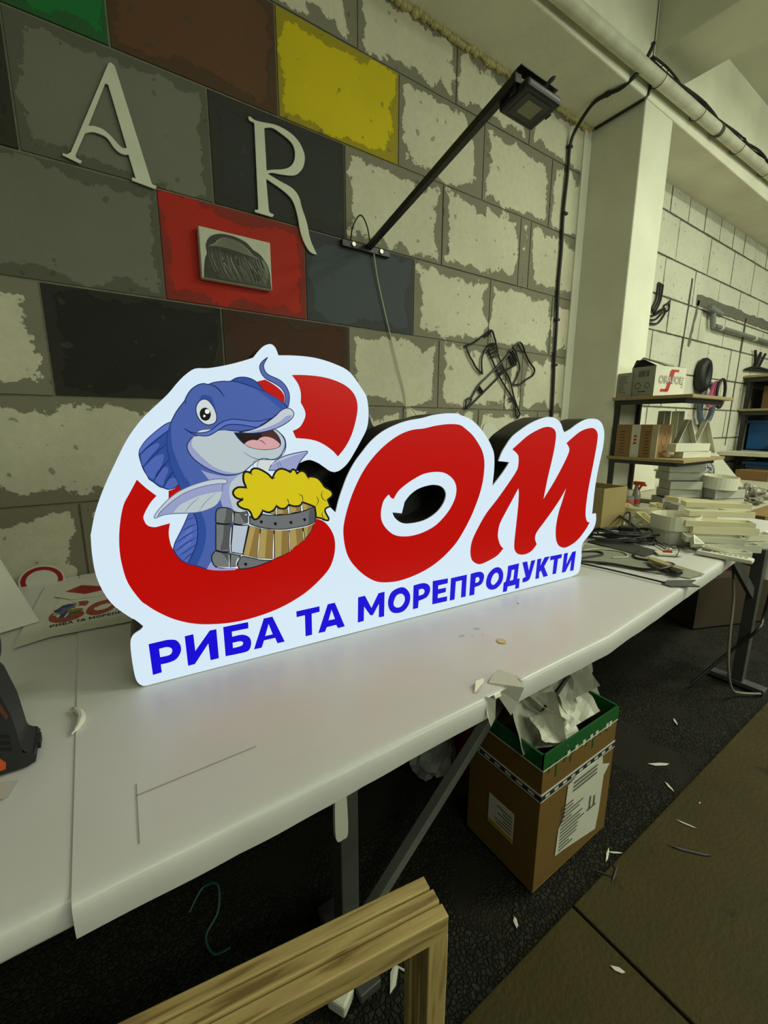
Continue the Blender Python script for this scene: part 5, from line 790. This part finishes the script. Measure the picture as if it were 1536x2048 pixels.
t,f=carton('small_carton','small brown carton with a white diamond label on the white far shelf','box',(6.55,-.52,1.087),(.30,.22,.22),-20,(130,98,56)); g=onface(f,.30,.22,.22,'l')
quad(g,-.07,.05,.06,.19).build('label',M_lab,t); MB().poly([[Vector(p) for p in ((-.01,.085),(.04,.125),(-.01,.165),(-.055,.125))],[Vector(p) for p in ((-.01,.095),(.028,.125),(-.01,.155),(-.043,.125))]],lambda a,b:g(a,b,.001)).build('diamond_mark',M_ink,t)
g=onface(f,.30,.22,.22,'f'); quad(g,-.02,.02,0,.22).build('tape',M_tape,t)
M_blue=mat('blue_plastic',(26,92,156),.45,var=.08)
def crate(lab,c,dim):
    t=thing('blue_crate',lab,'crate',c); x,y,z0=c; W,D,H=dim
    m=MB().bb(x-W/2,x+W/2,y-D/2,y+D/2,z0,z0+.01)
    for a,b,cc_,d2 in ((x-W/2,x+W/2,y-D/2,y-D/2+.01),(x-W/2,x+W/2,y+D/2-.01,y+D/2),(x-W/2,x-W/2+.01,y-D/2,y+D/2),(x+W/2-.01,x+W/2,y-D/2,y+D/2)): m.bb(a,b,cc_,d2,z0,z0+H)
    m.build('crate_body',M_blue,t); m=MB().bb(x-W/2-.02,x+W/2+.02,y-D/2-.02,y+D/2+.02,z0+H-.04,z0+H); m.build('rim',M_blue,t,bevel=.005); return t
crate('blue plastic crate standing on the white far shelf behind the small carton',(7.1,-.30,1.087),(.7,.5,.36))
t=crate('low blue tray full of dark metal bits under the white far shelf',(6.75,-.38,.88),(.62,.44,.09))
m=MB()
random.seed(11)
for i in range(90): m.box((6.75+random.uniform(-.28,.28),-.38+random.uniform(-.19,.19),.975+random.uniform(0,.05)),(random.uniform(.02,.07),.012,.012),euler(random.uniform(-40,40),random.uniform(-40,40),random.uniform(0,180)))
tag(m.build('metal_bits',mat('dark_metal_bits',(66,68,64),.35,metal=.5,var=.3)),'heap of dark metal bits filling the low blue tray','metal bits',kind='stuff')
carton('flat_carton','low brown carton on the second table under the blue tray','box',(6.1,-.42,.803),(.42,.3,.10),-8,(120,90,52))
m=MB()
for i in range(12):
    a=Vector((5.9+random.uniform(-.1,.1),-.82+random.uniform(-.1,.1),.81+.008*i)); d=Vector((random.uniform(.25,.5),random.uniform(-.25,.1),random.uniform(-.02,.05))); m.tube([a,a+d*.5+Vector((0,0,.03)),a+d],.006,6,sm=3)
tag(m.build('cable_bundle',mat('white_cable',(188,186,160)),sm=True),'bundle of white cables on the second table at the right edge','cables',kind='stuff')
for i,(x,y,a,lab) in enumerate(((5.0,-.82,-60,'black marker lying on the far white bench nearest the bag'),(5.35,-.78,-70,'black and white marker lying on the far white bench'))):
    t=thing('marker',lab,'pen',(x,y,.803),a); f=loc(x,y,.812,a); MB().tube([f(-.09,0,0),f(.03,0,0)],.009,10).build('barrel',M_dark,t); MB().tube([f(.03,0,0),f(.10,0,0)],.0095,10).build('cap',M_dark if i==0 else M_shell,t)
# rolls hung on the painted wall
hg=lambda lab,x,z0,rx,rz_,r,m_,y=-.05:single(MB().tube([(x+rx*math.cos(a),y,z0+rz_*math.sin(a)) for a in [2*math.pi*i/28 for i in range(28)]],r,10,closed=True),'hung_roll',m_,lab,'roll',sm=True)
hg('black oval roll hanging on the painted wall behind the white carton',5.24,1.88,.075,.12,.05,M_dark)
hg('thin black ring hanging below the black roll on the painted wall',5.40,1.70,.10,.14,.014,M_dark,-.17)
hg('blue-grey ring hanging lowest on the painted wall behind the upper shelf',5.40,1.60,.16,.20,.028,mat('blue_grey_ring',(78,92,108),.5),-.06)
MB_=MB(); MB_.prism([smooth([(5.20,1.60),(5.30,1.80),(5.40,1.80),(5.36,1.62),(5.28,1.56)])],lambda a,b,h:Vector((a,-.125+h,b)),.02); single(MB_,'pink_pad',mat('pink_pad',(176,82,120),.6),'pink pad hanging on the painted wall next to the white carton','pad',bevel=.004)
cd=thing('cable_duct','grey conduit pipe with white clips and a T-shaped end on the painted wall','pipe',(6,-.05,2.36)); M_pvc=mat('grey_pvc',(116,122,116),.5)
MB().tube([(5.36,-.05,2.36),(8.5,-.05,2.372)],.022,12).build('pipe',M_pvc,cd,sm=True); MB().tube([(5.30,-.05,2.345),(5.26,-.05,2.47)],.026,12).build('elbow',M_pvc,cd,sm=True); MB().tube([(5.13,-.06,2.50),(5.42,-.06,2.475)],.028,12).build('tee_end',M_pvc,cd,sm=True)
for x in (5.50,6.48): MB().tube([(x-.02,-.05,2.36),(x+.02,-.05,2.36)],.026,12).build('clip',M_shell,cd)
m=MB(); 
for l in ([(6.42,2.02),(6.62,2.06),(6.85,2.07),(7.3,2.06)],[(6.42,2.02),(6.7,2.03),(7.3,2.05)],[(6.63,2.25),(6.72,2.06)],[(6.82,2.24),(6.70,2.06)],[(6.82,2.06),(6.98,2.24)],[(6.82,2.24),(6.76,2.10)]): m.tube([(a,-.03,b) for a,b in l],.014,6)
single(m,'wire_bird',M_wire,'black wire outline shape under the grey conduit on the painted wall','wall decoration')
# ---------------------------------------------------------------- under the table and on the floor
M_card=mat('box_cardboard',(108,80,26),.8,var=.1,scale=9); M_green=mat('green_paint',(12,84,34),.5,var=.12,scale=14)
X0,X1,Y0,Y1,H=.957,1.352,-1.392,-1.118,.475
wbx=thing('waste_box','tall brown cardboard box with dripping green painted rim, full of scrap paper, under the table','box',((X0+X1)/2,(Y0+Y1)/2,0))
m=MB(); q=.005
m.bb(X0,X1,Y0,Y1,0.001,.006)
for a,b,c_,d_ in ((X0,X1,Y0,Y0+q),(X0,X1,Y1-q,Y1),(X0,X0+q,Y0+q,Y1-q),(X1-q,X1,Y0+q,Y1-q)): m.bb(a,b,c_,d_,.006,H)
m.build('body',M_card,wbx,bevel=.002)
m=MB(); e=.0012
for a,b,c_,d_ in ((X0-e,X1+e,Y0-e,Y0+q),(X0-e,X1+e,Y1-q,Y1+e),(X0-e,X0+q+e,Y0,Y1),(X1-q-e,X1+e,Y0,Y1)): m.bb(a,b,c_,d_,H-.045,H+.002)
for x,l in ((1.02,.05),(1.06,.02),(1.10,.012),(1.09,.035),(1.17,.02),(1.21,.045),(1.25,.015),(1.29,.02),(.985,.02)): m.bb(x-.003,x+.003,Y0-e,Y0,H-.045-l,H-.04)
m.build('green_rim',M_green,wbx)
m=MB()
for x in (1.07,1.11,1.15,1.19,1.22,1.28,1.30): m.bb(x,x+.014,Y0-.0018,Y0-.001,H-.05-random.uniform(0,.004),H-.036)
m.bb(X0,X1,Y0-.0016,Y0-.001,H-.050,H-.046); m.bb(X0-.0016,X0-.001,Y0,Y1,H-.05,H-.046)
m.build('white_marks',M_lab,wbx)
for face in ('f','l'):
    for z0,z1,m_ in ((.322,.348,M_lab),(.327,.343,mat('tape_navy',(36,36,52),.5))):
        g=.0014 if m_ is M_lab else .0018
        mm=MB().bb(X0-g,X1,Y0-g,Y0,z0,z1) if face=='f' else MB().bb(X0-g,X0,Y0-g,Y1,z0,z1); mm.build('printed_tape',m_,wbx)
m=MB()
for i in range(9): m.bb(X0+.02+i*.042,X0+.04+i*.042,Y0-.0022,Y0-.002,.331,.339)
for i in range(6): m.bb(X0-.0022,X0-.002,Y0+.02+i*.042,Y0+.042+i*.042,.331,.339)
m.build('tape_print',M_lab,wbx)
m=MB(); m.prism([[Vector(p) for p in ((1.055,.075),(1.10,.07),(1.285,.035),(1.295,.10),(1.30,.24),(1.33,.27),(1.285,.29),(1.28,.32),(1.15,.325),(1.09,.31),(1.085,.20),(1.06,.17))]],lambda a,b,h:Vector((a,Y0-.0025-h,b)),.001); lb=m.build('paper_label',M_lab,wbx)
m=MB()
for i in range(13): m.bb(1.07,1.07+random.uniform(.05,.13),Y0-.0045,Y0-.004,.085+i*.013,.089+i*.013)
for i in range(3): m.bb(1.12,1.25,Y0-.0045,Y0-.004,.275+i*.014,.281+i*.014)
m.bb(1.215,1.265,Y0-.0045,Y0-.004,.148,.154); m.bb(1.225,1.231,Y0-.0045,Y0-.004,.152,.20); m.bb(1.25,1.256,Y0-.0045,Y0-.004,.152,.19)
m.build('print_line',mat('grey_ink3',(96,94,80),.8,var=0),lb)
m=MB(); m.bb(X0-.002,X0-.001,-1.31,-1.21,.105,.212); lb=m.build('paper_label',M_lab,wbx); MB().bb(X0-.0026,X0-.002,-1.31,-1.21,.105,.122).build('yellow_strip',mat('yellow_ink',(170,150,40),.6),lb)
m=MB()
for i in range(6): m.bb(X0-.0026,X0-.002,-1.305,-1.305+random.uniform(.03,.07),.13+i*.012,.134+i*.012)
m.build('print_line',mat('grey_ink3',(96,94,80)),lb)
# scrap paper sheets
random.seed(21)
def sheet(lab,c,size,R,bend=.3,m_=M_print,seed=0):
    v=[];f=[]; n=9
    for i in range(n):
        for j in range(n):
            a=(i/(n-1)-.5)*size[0]; b=(j/(n-1)-.5)*size[1]
            z0=bend*(a*a/size[0])+.035*noise.noise(Vector((a*9+seed,b*9,seed)))+.02*abs(noise.noise(Vector((a*22,b*22+seed,1))))
            v.append(Vector(c)+R@Vector((a,b,z0)))
    for i in range(n-1):
        for j in range(n-1): f.append((i*n+j,(i+1)*n+j,(i+1)*n+j+1,i*n+j+1))
    m=MB(); m.add(v,f); return single(m,'scrap_paper',m_,lab,'paper','scrap paper in the waste box')
for i,(lab,c,s,R,b) in enumerate((('large crumpled white sheet rising highest out of the waste box',(1.215,-1.225,.575),(.19,.22),euler(48,-28,-30),1.0),
 ('curved white sheet standing at the right back of the waste box',(1.275,-1.235,.515),(.14,.17),euler(66,0,14),2.0),
 ('pale sheet bent over inside the near left rim of the waste box',(1.045,-1.285,.485),(.14,.15),euler(58,-8,-30),1.8),
 ('crumpled sheet in the middle of the waste box',(1.14,-1.27,.525),(.18,.14),euler(22,-10,30),.8),
 ('small folded sheet at the near right corner of the waste box',(1.20,-1.32,.485),(.13,.09),euler(30,8,0),.7),
 ('crumpled sheet at the back left of the waste box',(1.04,-1.20,.51),(.15,.13),euler(30,0,60),.9),
 ('wide crumpled sheet under the highest one in the waste box',(1.17,-1.21,.545),(.22,.15),euler(38,-12,10),1.0),
 ('flat pale sheet at the near left corner of the waste box',(1.07,-1.33,.47),(.15,.09),euler(25,10,-10),.5))):
    sheet(lab,c,s,R,b,seed=i*3.7)
single(MB().tube([(1.05,-1.31,.53),(1.13,-1.30,.548),(1.22,-1.285,.575)],[.003,.009,.006],6),'black_offcut',M_dark,'black strip offcut lying across the scrap paper in the box','offcut')
single(MB().tube([(1.25,-1.25,.575),(1.262,-1.285,.545),(1.275,-1.315,.48)],[.004,.008,.004],6,sm=3),'black_offcut',M_dark,'black strip offcut hanging at the right of the scrap paper','offcut')
bgw=crumple((1.02,-.86,.12),(.085,.08,.16),9,24,16,.35); single(bgw,'white_bag',mat('white_bag',(176,180,172),.4,var=.06),'white plastic bag on the floor under the table left of the box','bag')
single(MB().bb(1.10,1.34,-.98,-.72,.002,.24),'red_crate',mat('red_crate',(128,22,22),.6,var=.1),'dark red crate on the floor behind the waste box','crate',bevel=.01)
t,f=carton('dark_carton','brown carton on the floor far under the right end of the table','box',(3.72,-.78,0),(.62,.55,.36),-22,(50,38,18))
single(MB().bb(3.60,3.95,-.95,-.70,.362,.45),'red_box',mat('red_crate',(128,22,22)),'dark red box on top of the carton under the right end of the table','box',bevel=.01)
m=MB(); m.tube([(2.60,-1.28,.70),(2.62,-1.30,.52),(2.58,-1.32,.36),(2.56,-1.34,.2),(2.60,-1.36,.06),(2.68,-1.38,.012),(2.76,-1.44,.01)],.006,7,sm=6); single(m,'floor_cable',mat('grey_cable',(120,116,100),.5),'thin grey cable hanging down beside the far table leg','cable',sm=True)
m=MB(); m.tube([(2.86,-1.36,.74),(2.84,-1.385,.6),(2.83,-1.38,.4),(2.75,-1.385,.35),(2.70,-1.30,.2),(2.55,-1.2,.01)],.008,7,sm=6); single(m,'floor_cable',M_cab,'black cable hanging around the far table leg','cable',sm=True)
single(MB().lathe([(.055,0),(.05,.02),(.03,.10),(.028,.12),(.012,.13)],(2.95,-1.34,.58),16),'white_funnel',M_shell,'white plastic funnel hanging under the right end of the table','funnel',sm=True)
m=MB(); m.tube([(.09,-.95,.10),(.13,-.93,.13),(.17,-.92,.10),(.16,-.95,.05),(.12,-.98,.03),(.13,-1.02,.012),(.17,-1.03,.012)],.0035,6,sm=6); single(m,'teal_cord',mat('teal_cord',(16,70,60),.5),'thin teal cord curled on the dark floor under the table','cord',sm=True)
m=MB(); m.prism([smooth([(.385,.54,1),(.415,.535,1),(.418,.42),(.405,.405),(.385,.42)])],lambda a,b,h:Vector((a,-1.228+h,b)),.01); single(m,'white_rag',M_paper2,'white folded paper strip hooked on the near table leg','paper')
# floor debris
for i,(x,y,l,w_,a,c,lab) in enumerate(((2.18,-1.28,.05,.01,40,0,'white paper scrap on the floor in the darkness under the table'),(1.83,-1.36,.09,.016,-35,0,'pointed white paper scrap on the floor near the slab edge'),(1.74,-1.44,.05,.01,60,0,'curled white scrap at the slab edge right of the box'),(1.74,-1.54,.012,.004,0,0,'tiny white scrap on the brown slab'),(1.60,-1.55,.06,.006,-70,0,'thin white sliver on the brown slab'),(1.27,-1.45,.06,.008,20,0,'white sliver lying at the right foot of the box'),(1.30,-1.46,.05,.006,-40,0,'second white sliver near the right foot of the box'),(.86,-1.41,.03,.012,50,0,'white scrap on the pebbled floor in front of the box'),(.985,-1.633,.035,.012,-60,0,'white scrap on the slab right of the wooden frame'),(.50,-1.316,.07,.02,40,0,'torn white scrap on the floor inside the wooden frame'),(.535,-1.325,.08,.006,-60,0,'long thin scrap on the floor inside the wooden frame'),(1.50,-1.60,.13,.014,-52,1,'black strip lying on the brown slab'),(1.19,-1.475,.06,.006,-60,1,'short black sliver at the slab edge by the box'),(1.22,-1.50,.07,.008,15,1,'bent black sliver on the slab near the box'),(1.24,-1.49,.025,.006,40,1,'tiny black chip on the slab near the box'))):
    f=loc(x,y,.0035 if y<-1.47 else -.008,a); m=MB(); hh=.003
    m.prism([[Vector(p) for p in ((-l/2,0),(-l*.2,-w_/2),(l*.3,-w_*.4),(l/2,w_*.1),(l*.1,w_/2))]],lambda p,q_,h:f(p,q_,h+.3*(p/l)*(p/l)*l*.3),.002)
    single(m,'floor_scrap',M_dark if c else M_print,lab,'scrap')
# ---------------------------------------------------------------- timber frame in front of the table
M_wood=bpy.data.materials.new('pine_wood'); M_wood.use_nodes=True
def wood(m):
    N=m.node_tree.nodes; L=m.node_tree.links; b=N['Principled BSDF']; b.inputs['Roughness'].default_value=.6
    tc=N.new('ShaderNodeTexCoord'); mp=N.new('ShaderNodeMapping'); mp.inputs['Scale'].default_value=(1.2,16,16); L.new(tc.outputs['UV'],mp.inputs[0])
    n=N.new('ShaderNodeTexNoise'); n.inputs['Scale'].default_value=4; n.inputs['Detail'].default_value=6; n.inputs['Distortion'].default_value=.6; L.new(mp.outputs[0],n.inputs['Vector'])
    r=N.new('ShaderNodeValToRGB'); e=r.color_ramp.elements; e[0].position=.32; e[0].color=lin((122,96,54)); e[1].position=.62; e[1].color=lin((184,162,106)); x=e.new(.45); x.color=lin((168,144,90)); L.new(n.outputs['Fac'],r.inputs[0]); L.new(r.outputs[0],b.inputs['Base Color'])
wood(M_wood)
def plank(a,b,wd,th,updir,name,parent):
    """board from a to b; wd along updir x dir, th along updir; UV runs along the grain"""
    a=Vector(a);b=Vector(b); d=(b-a).normalized(); u_=Vector(updir); u_=(u_-d*u_.dot(d)).normalized(); s_=d.cross(u_)
    m=MB(); R=Matrix((d,s_,u_)).transposed(); m.box((a+b)/2,((b-a).length,wd,th),R); o=m.build(name,M_wood,parent,bevel=.0025)
    me=o.data; uv=me.uv_layers.new(name='UVMap'); W=_W[o.name]; k=random.uniform(0,9)
    for p in me.polygons:
        for li in p.loop_indices:
            q=W@me.vertices[me.loops[li].vertex_index].co-a; uv.data[li].uv=(q.dot(d)+k,q.dot(s_)+q.dot(u_)+k)
    return o
wf=thing('timber_frame','raw pine timber frame standing on the floor in front of the workbench','frame',(.4,-1.5,0))
B0=Vector((.455,-1.485,0)); DX=Vector((-.985,.172,0)); DY=Vector((-.172,-.985,0))   # DX runs left, DY toward the viewer
def fr(l,d,z_): return B0+DX*l+DY*d+Vector((0,0,z_))
for i,(d0,z0,off) in enumerate(((0,.482,0),(.026,.479,-.006),(.052,.474,-.010))):
    plank(fr(off,d0,z0),fr(1.1,d0,z0),.0245,.05,(0,0,1),'rail_slat',wf)
for i,(d0,off) in enumerate(((0,.020),(.026,.014),(.052,.010))):
    plank(fr(off,d0,.006),fr(off,d0,.454),.0245,.042,DX,'post_slat',wf)
    plank(fr(1.08,d0,.006),fr(1.08,d0,.454),.0245,.042,DX,'post_slat',wf)
plank(fr(.04,.026,.028),fr(1.06,.026,.028),.07,.04,(0,0,1),'bottom_rail',wf)
# ---------------------------------------------------------------- last small things
ct=thing('cutout_card','white rounded cut-out card with dark print standing behind the sign between its letters','card',(1.81,-.35,.803))
pl_=smooth([(1.76,.803,1),(1.752,1.2),(1.757,1.355),(1.79,1.39),(1.83,1.388),(1.87,1.36),(1.90,1.25),(1.90,.803,1)])
m=MB(); m.prism([pl_],lambda a,b,h:Vector((a,-.35+h,b)),.006); m.build('card',M_print,ct)
m=MB()
for q in ([(1.765,1.33),(1.775,1.365),(1.80,1.378),(1.815,1.35)],[(1.79,1.33),(1.81,1.375),(1.84,1.372),(1.862,1.33)],[(1.80,1.30),(1.83,1.35),(1.86,1.32)],[(1.77,1.28),(1.80,1.34),(1.83,1.28),(1.87,1.30)]):
    m.ribbon(smooth(q,False,5),.014,lambda a,b:Vector((a,-.3506,b)))
m.build('dark_print',M_ink,ct)
fx=thing('extension_cord','white extension cord with a white socket on the floor at the near table leg','cord',(.36,-1.3,0))
MB().tube([(-.1,-1.12,.0),(.08,-1.16,.0),(.19,-1.2,.0),(.30,-1.255,.004),(.345,-1.275,.01)],.006,8,sm=5).build('cord',mat('white_cable',(188,186,160)),fx,sm=True)
MB().box((.365,-1.285,.012),(.05,.05,.036),euler(0,0,30)).build('socket',M_shell,fx,bevel=.006)
